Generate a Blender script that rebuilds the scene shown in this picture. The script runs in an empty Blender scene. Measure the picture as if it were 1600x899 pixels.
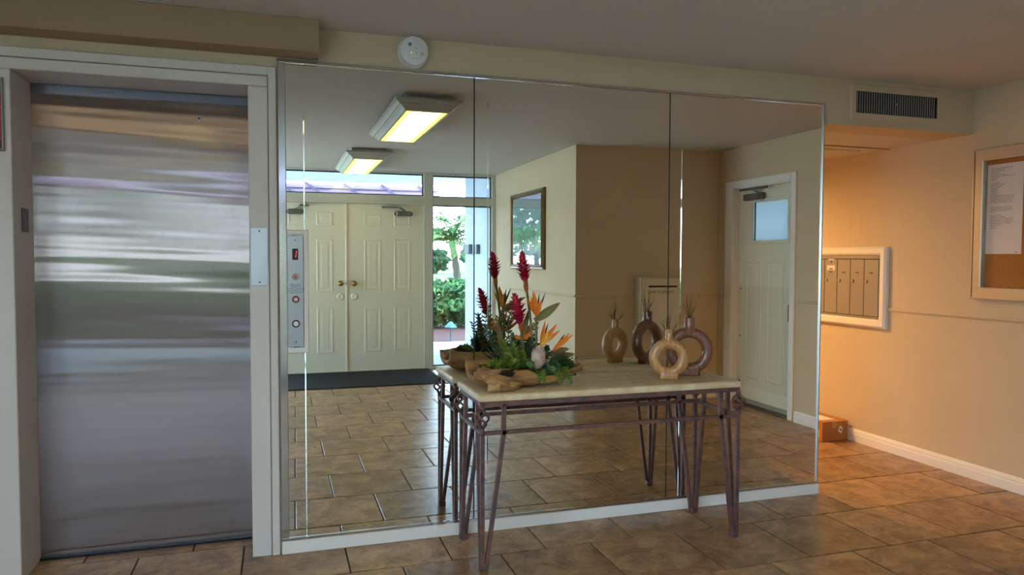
import bpy, bmesh, math, random
import numpy as np
from mathutils import Vector, Matrix
random.seed(7)
rng = np.random.default_rng(7)
SC = bpy.context.scene
COL = SC.collection
PI = math.pi

# ------------------------------------------------------------------ camera
f_px, yaw, pitch, roll = 1143.78, 0.3087, -0.0399, 0.0032
fw = Vector((math.sin(yaw), math.cos(yaw), 0)); rt = Vector((math.cos(yaw), -math.sin(yaw), 0)); up = Vector((0, 0, 1))
f2 = fw*math.cos(pitch) + up*math.sin(pitch); u2 = -fw*math.sin(pitch) + up*math.cos(pitch)
r3 = rt*math.cos(roll) + u2*math.sin(roll); u3 = -rt*math.sin(roll) + u2*math.cos(roll)
cam = bpy.data.cameras.new('camera'); cam.sensor_width = 36; cam.lens = f_px*36/1600; cam.clip_start = 0.02; cam.clip_end = 500
camo = bpy.data.objects.new('camera', cam); COL.objects.link(camo)
m4 = Matrix((r3, u3, -f2)).transposed().to_4x4(); m4.translation = Vector((0, -3.5203, 1.38))
camo.matrix_world = m4
SC.camera = camo

# ------------------------------------------------------------------ sky, sun, exposure
wd = bpy.data.worlds.new('sky'); SC.world = wd; wd.use_nodes = True
nt = wd.node_tree; nt.nodes.clear()
_o = nt.nodes.new('ShaderNodeOutputWorld'); _b = nt.nodes.new('ShaderNodeBackground')
_t = nt.nodes.new('ShaderNodeTexCoord'); _s = nt.nodes.new('ShaderNodeSeparateXYZ'); _r = nt.nodes.new('ShaderNodeValToRGB')
nt.links.new(_t.outputs['Generated'], _s.inputs[0]); nt.links.new(_s.outputs['Z'], _r.inputs[0])
_r.color_ramp.elements[0].position = 0.0; _r.color_ramp.elements[0].color = (0.80, 0.92, 1, 1)
_r.color_ramp.elements[1].position = 0.5; _r.color_ramp.elements[1].color = (0.36, 0.62, 1, 1)
nt.links.new(_r.outputs[0], _b.inputs[0]); _b.inputs[1].default_value = 10.0
nt.links.new(_b.outputs[0], _o.inputs[0])
sun = bpy.data.lights.new('sun', 'SUN'); sun.energy = 11.0; sun.angle = 0.01; sun.color = (1, 0.95, 0.85)
suno = bpy.data.objects.new('sun', sun); COL.objects.link(suno)
suno.rotation_euler = (math.radians(-33), math.radians(14), 0); suno.location = (0, 6, 12)
SC.view_settings.view_transform = 'Standard'; SC.view_settings.look = 'None'
SC.view_settings.gamma = 1; SC.view_settings.use_curve_mapping = False
SC.view_settings.exposure = 0.34
LENS_POWER = 3.8        # radiance of the ceiling fixtures' lenses
HALL_POWER = 165         # mailbox hall lamp

# ------------------------------------------------------------------ materials
def srgb(r, g, b):
    f = lambda c: (c/255/12.92) if c/255 <= 0.04045 else ((c/255+0.055)/1.055)**2.4
    return (f(r), f(g), f(b), 1)
MATS = {}
def mat(name, col, rough=0.5, metal=0.0, var=0.0, scale=8.0, col2=None, bump=0.0, bscale=None, stretch=(1,1,1), rnd=0.0, spec=None, coat=0.0, detail=4.0, sub=0.0, dist=0.0, rough2=0.5, rampw=(0.3,0.7)):
    if name in MATS: return MATS[name]
    m = bpy.data.materials.new(name); m.use_nodes = True; n = m.node_tree.nodes; L = m.node_tree.links
    p = n['Principled BSDF']; p.inputs['Roughness'].default_value = rough; p.inputs['Metallic'].default_value = metal
    p.inputs['Base Color'].default_value = col
    if spec is not None: p.inputs['Specular IOR Level'].default_value = spec
    if coat: p.inputs['Coat Weight'].default_value = coat; p.inputs['Coat Roughness'].default_value = 0.1
    if var or col2 or bump:
        tc = n.new('ShaderNodeTexCoord'); mp = n.new('ShaderNodeMapping'); mp.inputs['Scale'].default_value = stretch
        L.new(tc.outputs['Object'], mp.inputs['Vector'])
        if rnd:
            oi = n.new('ShaderNodeObjectInfo'); cb = n.new('ShaderNodeVectorMath'); cb.operation = 'SCALE'
            cv = n.new('ShaderNodeCombineXYZ'); L.new(oi.outputs['Random'], cv.inputs[0]); L.new(oi.outputs['Random'], cv.inputs[1]); L.new(oi.outputs['Random'], cv.inputs[2])
            L.new(cv.outputs[0], cb.inputs[0]); cb.inputs['Scale'].default_value = 37.0
            L.new(cb.outputs[0], mp.inputs['Location'])
    if var or col2:
        if col2 is None: col2 = tuple(c*(1-var) for c in col[:3])+(1,)
        nz = n.new('ShaderNodeTexNoise'); nz.inputs['Scale'].default_value = scale; nz.inputs['Detail'].default_value = detail; nz.inputs['Distortion'].default_value = dist; nz.inputs['Roughness'].default_value = rough2
        L.new(mp.outputs[0], nz.inputs['Vector'])
        rp = n.new('ShaderNodeValToRGB'); rp.color_ramp.elements[0].position = rampw[0]; rp.color_ramp.elements[1].position = rampw[1]
        rp.color_ramp.elements[0].color = col2; rp.color_ramp.elements[1].color = col
        L.new(nz.outputs[0], rp.inputs[0]); out = rp.outputs[0]
        if rnd:
            hs = n.new('ShaderNodeHueSaturation'); mr = n.new('ShaderNodeMapRange')
            mr.inputs['To Min'].default_value = 1-rnd; mr.inputs['To Max'].default_value = 1+rnd
            L.new(oi.outputs['Random'], mr.inputs[0]); L.new(mr.outputs[0], hs.inputs['Value']); L.new(out, hs.inputs['Color']); out = hs.outputs[0]
        L.new(out, p.inputs['Base Color'])
    if bump:
        nb = n.new('ShaderNodeTexNoise'); nb.inputs['Scale'].default_value = bscale or scale*3; nb.inputs['Detail'].default_value = 3
        L.new(mp.outputs[0], nb.inputs['Vector']); bp = n.new('ShaderNodeBump'); bp.inputs['Strength'].default_value = bump; bp.inputs['Distance'].default_value = 0.01
        L.new(nb.outputs[0], bp.inputs['Height']); L.new(bp.outputs[0], p.inputs['Normal'])
    MATS[name] = m; return m
def emit(name, col, s):
    if name in MATS: return MATS[name]
    m = bpy.data.materials.new(name); m.use_nodes = True; n = m.node_tree.nodes; n.clear()
    e = n.new('ShaderNodeEmission'); e.inputs[0].default_value = col; e.inputs[1].default_value = s
    o = n.new('ShaderNodeOutputMaterial'); m.node_tree.links.new(e.outputs[0], o.inputs[0]); MATS[name] = m; return m
def glassmat(name, tint=(1,1,1,1), gl=0.07, rough=0.0, k=0.3):
    m = bpy.data.materials.new(name); m.use_nodes = True; n = m.node_tree.nodes; n.clear()
    t = n.new('ShaderNodeBsdfTransparent'); t.inputs[0].default_value = tint
    g = n.new('ShaderNodeBsdfGlossy'); g.inputs['Roughness'].default_value = rough
    fr = n.new('ShaderNodeLayerWeight'); fr.inputs[0].default_value = 0.35
    mr = n.new('ShaderNodeMath'); mr.operation = 'MULTIPLY_ADD'; mr.inputs[1].default_value = k; mr.inputs[2].default_value = gl*0.5
    x = n.new('ShaderNodeMixShader'); o = n.new('ShaderNodeOutputMaterial'); L = m.node_tree.links
    L.new(fr.outputs['Fresnel'], mr.inputs[0]); L.new(mr.outputs[0], x.inputs[0])
    L.new(t.outputs[0], x.inputs[1]); L.new(g.outputs[0], x.inputs[2]); L.new(x.outputs[0], o.inputs[0]); MATS[name] = m; return m
def mirrormat(name, col, rough=0.0):
    m = bpy.data.materials.new(name); m.use_nodes = True; n = m.node_tree.nodes; n.clear()
    g = n.new('ShaderNodeBsdfGlossy'); g.inputs[0].default_value = col; g.inputs['Roughness'].default_value = rough
    o = n.new('ShaderNodeOutputMaterial'); m.node_tree.links.new(g.outputs[0], o.inputs[0]); MATS[name] = m; return m

M_wall = mat('wall_paint', srgb(204,186,156), 0.75, var=0.05, scale=3, bump=0.12, bscale=160)
M_ceil = mat('ceiling_paint', srgb(205,200,194), 0.85, bump=0.1, bscale=60)
M_white = mat('white_trim_paint', srgb(232,228,222), 0.45)
M_trim = mat('frame_paint', srgb(212,206,200), 0.4)
M_door = mat('cream_door_paint', srgb(224,220,200), 0.4)
M_winf = mat('window_frame_paint', srgb(200,200,186), 0.4)
M_dark = mat('dark_gasket', srgb(25,28,30), 0.5)
M_chrome = mat('chrome_strip', srgb(215,220,226), 0.12, 1.0)
M_steel = mat('satin_steel', srgb(170,172,174), 0.3, 1.0)
M_brass = mat('aged_brass', srgb(150,125,80), 0.3, 1.0)
M_black = mat('black_plastic', srgb(15,15,16), 0.4)
M_mirror = mirrormat('silvered_mirror', (0.87,0.89,0.845,1))
M_mirror_edge = mirrormat('polished_bevel_edge', (0.86,0.92,0.88,1), 0.03)
M_glass = glassmat('window_glass', (0.94,0.98,0.99,1))
M_cglass = glassmat('cabinet_glass', (0.96,0.96,0.96,1), 0.03, k=0.06)
M_stone = mat('travertine_top', srgb(230,214,182), 0.38, col2=srgb(206,182,140), scale=14, bump=0.1, bscale=60, detail=6)
M_iron = mat('weathered_iron', srgb(140,96,84), 0.45, 0.45, col2=srgb(84,78,84), scale=26, bump=0.3, bscale=60)
M_drift = mat('driftwood', srgb(198,152,98), 0.6, col2=srgb(112,74,42), scale=9, bump=0.5, bscale=26, stretch=(0.5,3,3), detail=7)
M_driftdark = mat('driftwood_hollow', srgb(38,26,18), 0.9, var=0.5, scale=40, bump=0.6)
M_oak = mat('light_turned_wood', srgb(196,148,92), 0.35, col2=srgb(160,110,62), scale=18, stretch=(6,6,0.8), coat=0.3)
M_walnut = mat('red_brown_turned_wood', srgb(140,92,66), 0.35, col2=srgb(98,58,42), scale=16, stretch=(6,6,0.8), coat=0.3)
M_twig = mat('dry_twig', srgb(72,52,40), 0.8)
M_grout = mat('grout', srgb(84,70,54), 0.9, var=0.2, scale=30)
M_leafg = mat('fern_green', srgb(138,160,62), 0.55, col2=srgb(78,112,42), scale=40)
M_leafd = mat('dark_leaf_green', srgb(76,108,62), 0.5, col2=srgb(40,66,44), scale=30)
M_leafb = mat('blue_green_leaf', srgb(92,124,96), 0.55, col2=srgb(56,92,62), scale=20)
M_blade = mat('grass_blade_green', srgb(26,42,34), 0.4, var=0.4, scale=20)
M_red = mat('ginger_red', srgb(214,24,60), 0.4, col2=srgb(120,12,44), scale=22)
M_sheath = mat('ginger_sheath', srgb(206,84,58), 0.5, col2=srgb(150,120,60), scale=10)
M_orange = mat('petal_orange', srgb(240,140,22), 0.45, col2=srgb(226,92,14), scale=16)
M_yellow = mat('petal_yellow', srgb(236,180,50), 0.45, col2=srgb(235,150,30), scale=20)
M_blue = mat('petal_tongue', srgb(44,34,70), 0.5)
M_stem = mat('flower_stem', srgb(104,118,66), 0.5, var=0.3, scale=14)
M_spathe = mat('spathe_green', srgb(120,128,76), 0.5, col2=srgb(130,84,60), scale=10)
M_protea = mat('protea_cream', srgb(226,216,194), 0.6, col2=srgb(168,128,128), scale=24)
M_card = mat('cardboard', srgb(176,120,64), 0.8, var=0.12, scale=12)
M_cork = mat('cork', srgb(176,116,54), 0.9, col2=srgb(146,90,40), scale=120)
M_paper = mat('paper', srgb(226,220,220), 0.8)
M_ink = mat('ink', srgb(70,66,70), 0.8)
M_mbox = mat('mailbox_metal', srgb(152,146,140), 0.42, 0.35)
M_alu = mat('anodised_aluminium', srgb(196,188,172), 0.35, 0.5)
M_mat = mat('doormat_pile', srgb(24,26,29), 0.95, var=0.4, scale=120, bump=0.6, bscale=300)
M_redsign = mat('sign_red', srgb(178,30,32), 0.4)
M_plastic = mat('white_plastic', srgb(226,226,228), 0.4)
M_greyp = mat('grey_print', srgb(120,120,124), 0.6)
M_closer = mat('closer_metal', srgb(112,112,106), 0.4, 0.5)
M_frost = None

# tile material: travertine-look porcelain, different on every tile
M_tile = mat('porcelain_tile', srgb(202,162,120), 0.30, col2=srgb(110,78,52), scale=7.0, rnd=0.15, bump=0.12, bscale=22, detail=14, rampw=(0.36,0.66), dist=0.45, rough2=0.78)

# ------------------------------------------------------------------ mesh helpers
class MB:
    def __init__(s): s.v=[]; s.f=[]; s.m=[]
    def add(s, vs, fs, mi=0):
        o=len(s.v); s.v += [tuple(v) for v in vs]; s.f += [tuple(i+o for i in f) for f in fs]; s.m += [mi]*len(fs); return s
    def box(s, x0,x1,y0,y1,z0,z1, mi=0):
        return s.add([(x0,y0,z0),(x1,y0,z0),(x1,y1,z0),(x0,y1,z0),(x0,y0,z1),(x1,y0,z1),(x1,y1,z1),(x0,y1,z1)],
            [(0,3,2,1),(4,5,6,7),(0,1,5,4),(1,2,6,5),(2,3,7,6),(3,0,4,7)], mi)
    def bbox(s, x0,x1,y0,y1,z0,z1, b=0.004, mi=0):   # box with chamfered edges
        def ring(z, i): return [(x0+i,y0+b,z),(x0+b,y0+i,z),(x1-b,y0+i,z),(x1-i,y0+b,z),(x1-i,y1-b,z),(x1-b,y1-i,z),(x0+b,y1-i,z),(x0+i,y1-b,z)]
        rs = ring(z0,b)+ring(z0+b,0)+ring(z1-b,0)+ring(z1,b); fs=[tuple(range(7,-1,-1)), tuple(range(24,32))]
        for k in range(3):
            for i in range(8): fs.append((k*8+i, k*8+(i+1)%8, k*8+8+(i+1)%8, k*8+8+i))
        return s.add(rs, fs, mi)
    def bar(s, a, b, w, h=None, upv=(0,0,1), mi=0):     # square bar between two points
        a=Vector(a); b=Vector(b); d=(b-a).normalized(); h=h or w; u=Vector(upv)
        if abs(d.dot(u))>0.95: u=Vector((0,1,0))
        r=d.cross(u).normalized(); u=r.cross(d)
        vs=[p+r*(sx*w/2)+u*(sy*h/2) for p in (a,b) for sx,sy in ((-1,-1),(1,-1),(1,1),(-1,1))]
        return s.add(vs, [(0,3,2,1),(4,5,6,7),(0,1,5,4),(1,2,6,5),(2,3,7,6),(3,0,4,7)], mi)
    def tube(s, pts, rad, n=8, cap=True, mi=0):
        pts=[Vector(p) for p in pts]; k=len(pts)
        if not hasattr(rad,'__len__'): rad=[rad]*k
        vs=[]; prev=None
        for i,p in enumerate(pts):
            d=(pts[min(i+1,k-1)]-pts[max(i-1,0)]).normalized()
            if prev is None:
                u=Vector((0,0,1)) if abs(d.z)<0.9 else Vector((1,0,0)); r=d.cross(u).normalized()
            else: r=(prev-d*prev.dot(d)).normalized()
            prev=r; u=r.cross(d)
            for j in range(n):
                a=2*PI*j/n; vs.append(p+(r*math.cos(a)+u*math.sin(a))*rad[i])
        fs=[(i*n+j, i*n+(j+1)%n, (i+1)*n+(j+1)%n, (i+1)*n+j) for i in range(k-1) for j in range(n)]
        if cap: fs += [tuple(range(n-1,-1,-1)), tuple(range((k-1)*n,k*n))]
        return s.add(vs, fs, mi)
    def lathe(s, c, prof, n=24, axis='z', mi=0, cap=True):   # prof: (radius, height along axis)
        vs=[]; c=Vector(c)
        for r,h in prof:
            for j in range(n):
                a=2*PI*j/n; ca,sa=r*math.cos(a),r*math.sin(a)
                vs.append(c+Vector({'z':(ca,sa,h),'y':(ca,h,sa),'x':(h,ca,sa)}[axis]))
        fs=[(i*n+j, i*n+(j+1)%n, (i+1)*n+(j+1)%n, (i+1)*n+j) for i in range(len(prof)-1) for j in range(n)]
        if cap: fs += [tuple(range(n-1,-1,-1)), tuple(range((len(prof)-1)*n,len(prof)*n))]
        return s.add(vs, fs, mi)
    def loft(s, rings, cap0=True, cap1=True, mi=0):
        n=len(rings[0]); vs=[v for r in rings for v in r]
        fs=[(i*n+j, i*n+(j+1)%n, (i+1)*n+(j+1)%n, (i+1)*n+j) for i in range(len(rings)-1) for j in range(n)]
        if cap0: fs.append(tuple(range(n-1,-1,-1)))
        if cap1: fs.append(tuple(range((len(rings)-1)*n,len(rings)*n)))
        return s.add(vs, fs, mi)
    def leaf(s, base, tip, w, nrm=(0,-1,0), fold=0.25, bend=0.0, seg=5, shape=0.45, mi=0):
        b=Vector(base); t=Vector(tip); d=t-b; L=d.length; dn=d/L; nv=Vector(nrm); nv=(nv-dn*nv.dot(dn))
        if nv.length<1e-3: nv=Vector((0,0,1))-dn*dn.z
        if nv.length<1e-3: nv=Vector((1,0,0))
        nv.normalize(); sv=dn.cross(nv); vs=[]
        for i in range(seg+1):
            q=i/seg; c=b+d*q+nv*(bend*L*math.sin(PI*q*0.5)**2 if bend else 0)
            e = (q/shape) if q<shape else ((1-q)/(1-shape)); ww=w*0.5*max(math.sin(e*PI/2),0.0)**0.8
            if i==0: ww=w*0.1
            vs += [c-sv*ww+nv*(ww*fold), c, c+sv*ww+nv*(ww*fold)]
        fs=[]
        for i in range(seg):
            o=i*3; fs += [(o,o+1,o+4,o+3),(o+1,o+2,o+5,o+4)]
        return s.add(vs, fs, mi)
    def panel(s, P, U, V, N, w, h, rings=((0,0),(0.008,0.004),(0.018,0.004),(0.030,0.001),(0.050,0.001),(0.062,0.003)), mi=0):
        # moulded door panel: concentric rectangles with different relief
        P=Vector(P); U=Vector(U); V=Vector(V); N=Vector(N); rs=[]
        for o,z in rings:
            rs.append([P+U*o+V*o+N*z, P+U*(w-o)+V*o+N*z, P+U*(w-o)+V*(h-o)+N*z, P+U*o+V*(h-o)+N*z])
        return s.loft(rs, cap0=False, mi=mi)
    def frame(s, P, U, V, N, w, h, t, d, mi=0, bev=0.004):   # rectangular frame, outer size w x h, member width t, depth d
        P=Vector(P); U=Vector(U); V=Vector(V); N=Vector(N)
        def r(o,z): return [P+U*o+V*o+N*z, P+U*(w-o)+V*o+N*z, P+U*(w-o)+V*(h-o)+N*z, P+U*o+V*(h-o)+N*z]
        rs=[r(0,0),r(0,d-bev),r(bev,d),r(t-bev,d),r(t,d-bev),r(t,0)]
        return s.loft(rs, False, False, mi)

OFF = {}
def place(o, parent):
    COL.objects.link(o)
    if parent is not None: o.parent = parent
def build(name, mb, m, parent=None, smooth=False, loc=None):
    """one mesh object; vertices are given in world coordinates"""
    off = OFF[parent.name] if parent is not None else Vector(loc or (0,0,0))
    me = bpy.data.meshes.new(name)
    me.from_pydata([(v[0]-off[0], v[1]-off[1], v[2]-off[2]) for v in mb.v], [], mb.f)
    ms = m if isinstance(m,(list,tuple)) else [m]
    for q in ms: me.materials.append(q)
    if len(ms)>1: me.polygons.foreach_set('material_index', mb.m)
    if smooth: me.polygons.foreach_set('use_smooth', [True]*len(me.polygons))
    me.update()
    o = bpy.data.objects.new(name, me); place(o, parent)
    if parent is None: o.location = off
    OFF[o.name] = off
    return o
def recalc(o):
    bm=bmesh.new(); bm.from_mesh(o.data); bmesh.ops.recalc_face_normals(bm, faces=bm.faces); bm.to_mesh(o.data); bm.free(); return o
def smooth_by_angle(o, ang=40):
    me=o.data; me.polygons.foreach_set('use_smooth',[True]*len(me.polygons))
    bm=bmesh.new(); bm.from_mesh(me)
    for e in bm.edges:
        e.smooth = not (len(e.link_faces)==2 and e.calc_face_angle(0)>math.radians(ang))
    bm.to_mesh(me); bm.free(); return o
def tag(o, label, cat, group=None, kind=None):
    o['label']=label; o['category']=cat
    if group: o['group']=group
    if kind: o['kind']=kind
    return o
def thing(name, loc, label, cat, group=None, kind=None):
    o = bpy.data.objects.new(name, None); o.empty_display_size=0.1; o.location=loc; COL.objects.link(o); OFF[o.name]=Vector(loc)
    return tag(o, label, cat, group, kind)
def struct(name, mb, m, label, cat, loc=None):
    return tag(build(name, mb, m, None, loc=loc), label, cat, kind='structure')
def dup(o, parent=None):
    c=o.copy()
    COL.objects.link(c); OFF[c.name]=OFF.get(o.name, Vector())
    if parent is not None: c.parent=parent
    for ch in list(o.children): dup(ch, c)
    return c
def text_mb(s, size, P, U, V, N=None, align='CENTER', shear=0.0):
    cu=bpy.data.curves.new('txt','FONT'); cu.body=s; cu.size=size; cu.align_x=align; cu.align_y='CENTER'; cu.shear=shear; cu.resolution_u=2
    t=bpy.data.objects.new('txt',cu); me=t.to_mesh()
    P=Vector(P); U=Vector(U); V=Vector(V); mb=MB()
    mb.add([P+U*v.co.x+V*v.co.y for v in me.vertices], [tuple(p.vertices) for p in me.polygons])
    t.to_mesh_clear(); bpy.data.objects.remove(t); bpy.data.curves.remove(cu); return mb

X1=4.16; CZ=2.435; DY=-5.483; EY=-2.80; SX=2.635; XL=-2.75; WY=0.012
# ================================================================== FLOOR
T=0.4567; TY=0.4575; G=0.004
fl = MB(); fl.box(XL-0.1,X1+0.14,DY-0.1,3.3,-0.08,-0.006)
floor = tag(build('floor', fl, M_grout), 'brown stone-look tiled lobby floor laid in offset courses', 'floor', kind='structure')
tile_cache={}
def tile(x0,x1,y0,y1):
    w=round(x1-x0,4); d=round(y1-y0,4)
    if w<0.03 or d<0.03: return
    key=(w,d)
    if key not in tile_cache:
        mb=MB(); b=0.0025
        r=lambda z,i:[(-w/2+i,-d/2+i,z),(w/2-i,-d/2+i,z),(w/2-i,d/2-i,z),(-w/2+i,d/2-i,z)]
        mb.loft([r(-0.006,0),r(-0.0016,0),r(0.0,b)],cap0=False)
        me=bpy.data.meshes.new('tile'); me.from_pydata(mb.v,[],mb.f); me.materials.append(M_tile); tile_cache[key]=me
    o=bpy.data.objects.new('tile',tile_cache[key]); o.location=((x0+x1)/2,(y0+y1)/2,random.uniform(-0.0004,0.0004)); o.rotation_euler=(random.uniform(-.0015,.0015),random.uniform(-.0015,.0015),0)
    COL.objects.link(o); o.parent=floor
def zone(xa,xb,ya,yb):
    """tiles of the common grid clipped to a rectangle"""
    k0=math.floor((ya+0.30)/TY)-1
    for k in range(k0, k0+30):
        y0=-0.30+k*TY; y1=y0+TY
        a=max(y0+G,ya); b=min(y1-G,yb)
        if b-a<0.03: continue
        off = 0.290 if k%2==0 else 0.518
        n0=math.floor((xa-off)/T)-1
        for i in range(n0,n0+30):
            x0=off+i*T; x1=x0+T; c=max(x0+G,xa); d=min(x1-G,xb)
            if d-c<0.03: continue
            if c>=SX and b<=EY: continue                                  # behind the alcove wall
            if a>=0 and d<=3.01 and not (d>-1.04 and c<-0.13 and a<0.25): continue   # behind the mirror wall
            tile(c,d,a,b)
zone(XL, X1, DY, 3.2)

# ================================================================== WALLS
w=MB()
w.box(XL-0.1,-1.07,WY,0.30,0,2.6); w.box(-0.10,3.012,WY,0.25,0,2.6); w.box(-1.07,-0.10,WY,0.30,2.17,2.6)
w.box(-1.07,-0.10,0.275,0.30,0,2.17)
struct('wall_front', w, M_wall, 'beige wall around the elevator doorway and behind the wall mirror', 'wall')
w=MB(); w.box(3.012,X1,WY,0.25,2.169,2.6)
struct('trim_1', w, M_wall, 'beige bulkhead over the mailbox hall entrance carrying the air vent', 'bulkhead')
w=MB()
w.box(X1,X1+0.14,EY,-2.545,0,2.6); w.box(X1,X1+0.14,-1.706,3.3,0,2.6); w.box(X1,X1+0.14,-2.545,-1.706,2.055,2.6)
struct('wall_right', w, M_wall, 'beige right wall carrying the mailboxes and bulletin board', 'wall')
w=MB(); w.box(SX,X1+0.14,EY-0.14,EY,0,2.6)
struct('wall_alcove', w, M_wall, 'beige wall with the mail drop box, seen in the mirror', 'wall')
w=MB(); w.box(SX,SX+0.14,DY-0.1,EY-0.14,0,2.6)
struct('wall_entry', w, M_wall, 'beige entry side wall hung with the framed picture', 'wall')
w=MB(); w.box(XL-0.14,XL,DY-0.1,DY+0.12,0,2.6); w.box(XL-0.14,XL,-1.30,0.012,0,2.6); w.box(XL-0.14,XL,DY+0.12,-3.20,0,0.10); w.box(XL-0.14,XL,DY+0.12,-3.20,2.38,2.6); w.box(XL-0.14,XL,-3.20,-1.30,0,2.6)
struct('wall_left', w, M_wall, 'beige left wall of the lobby outside the view', 'wall')
w=MB(); w.box(1.4,X1+0.14,3.2,3.34,0,2.6); w.box(1.3,1.4,0.25,3.34,0,2.6)
struct('wall_hall', w, M_wall, 'beige end walls of the mailbox hall', 'wall')
w=MB(); w.box(XL-0.14,X1+0.14,DY-0.1,WY,CZ,2.62)
struct('ceiling', w, M_ceil, 'flat off-white lobby ceiling', 'ceiling')
w=MB(); w.box(1.3,X1+0.14,0.25,3.34,2.169,2.62)
struct('ceiling_hall', w, M_ceil, 'lower ceiling of the warmly lit mailbox hall', 'ceiling')
w=MB(); w.bbox(XL,0.183,-0.13,WY,2.29,CZ,0.003)
struct('trim_2', w, mat('beam_paint', srgb(160,136,108),0.8,bump=0.1,bscale=120), 'shallow tan ceiling beam above the elevator', 'beam')

# chair rails and baseboards
def rail(name, mbf, lab): struct(name, mbf, M_wall, lab, 'chair rail')
def railprof(mb, a, b, N, z):       # small rounded strip from a to b on a wall with inward normal N
    a=Vector(a); b=Vector(b); N=Vector(N); pr=[(0,-0.013),(0.010,-0.010),(0.014,0),(0.010,0.010),(0,0.013)]
    mb.loft([[p+N*d+Vector((0,0,z+h)) for d,h in pr] for p in (a,b)])
m=MB(); railprof(m,(X1,-1.60,0),(X1,0.65,0),(-1,0,0),1.022); rail('trim_3',m,'thin beige chair rail running from mailboxes under the bulletin board')
m=MB(); railprof(m,(X1,-2.80,0),(X1,-2.67,0),(-1,0,0),1.022); railprof(m,(SX,EY,0),(3.25,EY,0),(0,1,0),1.018); railprof(m,(3.66,EY,0),(X1,EY,0),(0,1,0),1.018); rail('trim_4',m,'thin beige chair rail either side of the mail drop box')
m=MB(); railprof(m,(SX,DY+0.05,0),(SX,EY,0),(-1,0,0),1.028); rail('trim_5',m,'thin beige chair rail below the framed picture')
def baseb(name, segs, lab):
    mb=MB(); pr=[(0,0),(0.016,0),(0.016,0.055),(0.012,0.062),(0.012,0.075),(0.005,0.092),(0,0.094)]
    for a,b,N in segs:
        a=Vector(a); b=Vector(b); N=Vector(N)
        mb.loft([[p+N*d+Vector((0,0,h)) for d,h in pr] for p in (a,b)])
    recalc(struct(name, mb, M_white, lab, 'baseboard'))
baseb('baseboard_right',[((X1,-1.62,0),(X1,3.2,0),(-1,0,0)),((X1,-2.8,0),(X1,-2.67,0),(-1,0,0))],'white stepped baseboard along the right wall')
baseb('baseboard_alcove',[((SX,EY,0),(X1,EY,0),(0,1,0))],'white baseboard under the mail drop box wall')
baseb('baseboard_entry',[((SX,DY+0.02,0),(SX,EY,0),(-1,0,0))],'white baseboard along the entry side wall')
mb=MB(); mb.bbox(0.004,3.02,-0.014,WY,0,0.060,0.003)
struct('baseboard_front', mb, M_white, 'low white plinth board under the big wall mirror', 'baseboard')

# ================================================================== MIRROR
MZ0,MZ1=0.072,2.266
TA=0.0249
def mirror_panel(x0,x1,bw,label):
    t=thing('mirror_panel',((x0+x1)/2,0,MZ0),label,'mirror')
    ar=0.0045; xb=x0+bw
    m=MB(); m.box(xb+ar,x1,0.0,0.008,MZ0,MZ1); build('mirror_face',m,M_mirror,t)
    m=MB(); y0=bw*TA
    m.add([(x0,y0,MZ0),(xb,0.0011,MZ0),(xb,0.0011,MZ1),(x0,y0,MZ1),(x0,0.008,MZ0),(x0,0.008,MZ1)],[(0,1,2,3),(0,3,5,4)]); build('bevel',m,M_mirror,t)
    m=MB(); m.add([(xb,0.0011,MZ0),(xb+ar,0.0,MZ0),(xb+ar,0.0,MZ1),(xb,0.0011,MZ1)],[(0,1,2,3)]); build('bevel_edge',m,M_mirror_edge,t)
mirror_panel(0.036,0.9225,0.077,'tall wall mirror nearest the elevator doorway, reflecting the ceiling lights')
mirror_panel(0.9265,2.008,0.066,'tall wall mirror directly behind the driftwood flower arrangement')
mirror_panel(2.012,3.004,0.072,'tall wall mirror next to the mailbox hall, reflecting the windowed door')
m=MB(); m.box(0.9215,0.9275,-0.0006,0.0075,MZ0,MZ1); m.box(2.007,2.013,-0.0006,0.0075,MZ0,MZ1)
struct('trim_6', m, M_dark, 'dark seams between the three mirror panels', 'seam')
m=MB(); m.bbox(0.0,3.012,-0.009,WY,2.266,2.281,0.002)
struct('trim_7', m, M_chrome, 'polished chrome channel along the top of the mirror', 'trim strip')
m=MB(); m.bbox(0.0,3.012,-0.009,WY,0.060,0.073,0.002)
struct('trim_8', m, M_chrome, 'polished chrome channel along the bottom of the mirror', 'trim strip')
m=MB(); m.bbox(0.002,0.037,-0.010,WY,0.073,2.266,0.003)
struct('trim_9', m, M_chrome, 'wide chrome strip at the left edge of the mirror', 'trim strip')
m=MB(); m.bbox(3.003,3.013,-0.009,WY,0.073,2.266,0.002)
struct('trim_10', m, M_steel, 'narrow metal strip at the right edge of the mirror', 'trim strip')

# ================================================================== ELEVATOR DOORWAY
m=MB()
m.bbox(-1.125,-1.043,-0.004,0.26,0,2.1515,0.003); m.bbox(-0.125,-0.041,-0.004,0.262,0,2.1515,0.003); m.bbox(-1.125,-0.041,-0.004,0.262,2.152,2.199,0.003)
struct('trim_11', m, M_trim, 'off-white metal jamb frame lining the elevator doorway', 'door frame')
m=MB(); m.bbox(-0.038,-0.004,-0.008,WY,0,2.242,0.003); m.bbox(-1.20,-0.038,-0.008,WY,2.202,2.242,0.003); m.bbox(-1.20,-1.128,-0.008,WY,0,2.202,0.003)
struct('trim_12', m, M_trim, 'off-white flat casing around the elevator door frame', 'casing')
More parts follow.
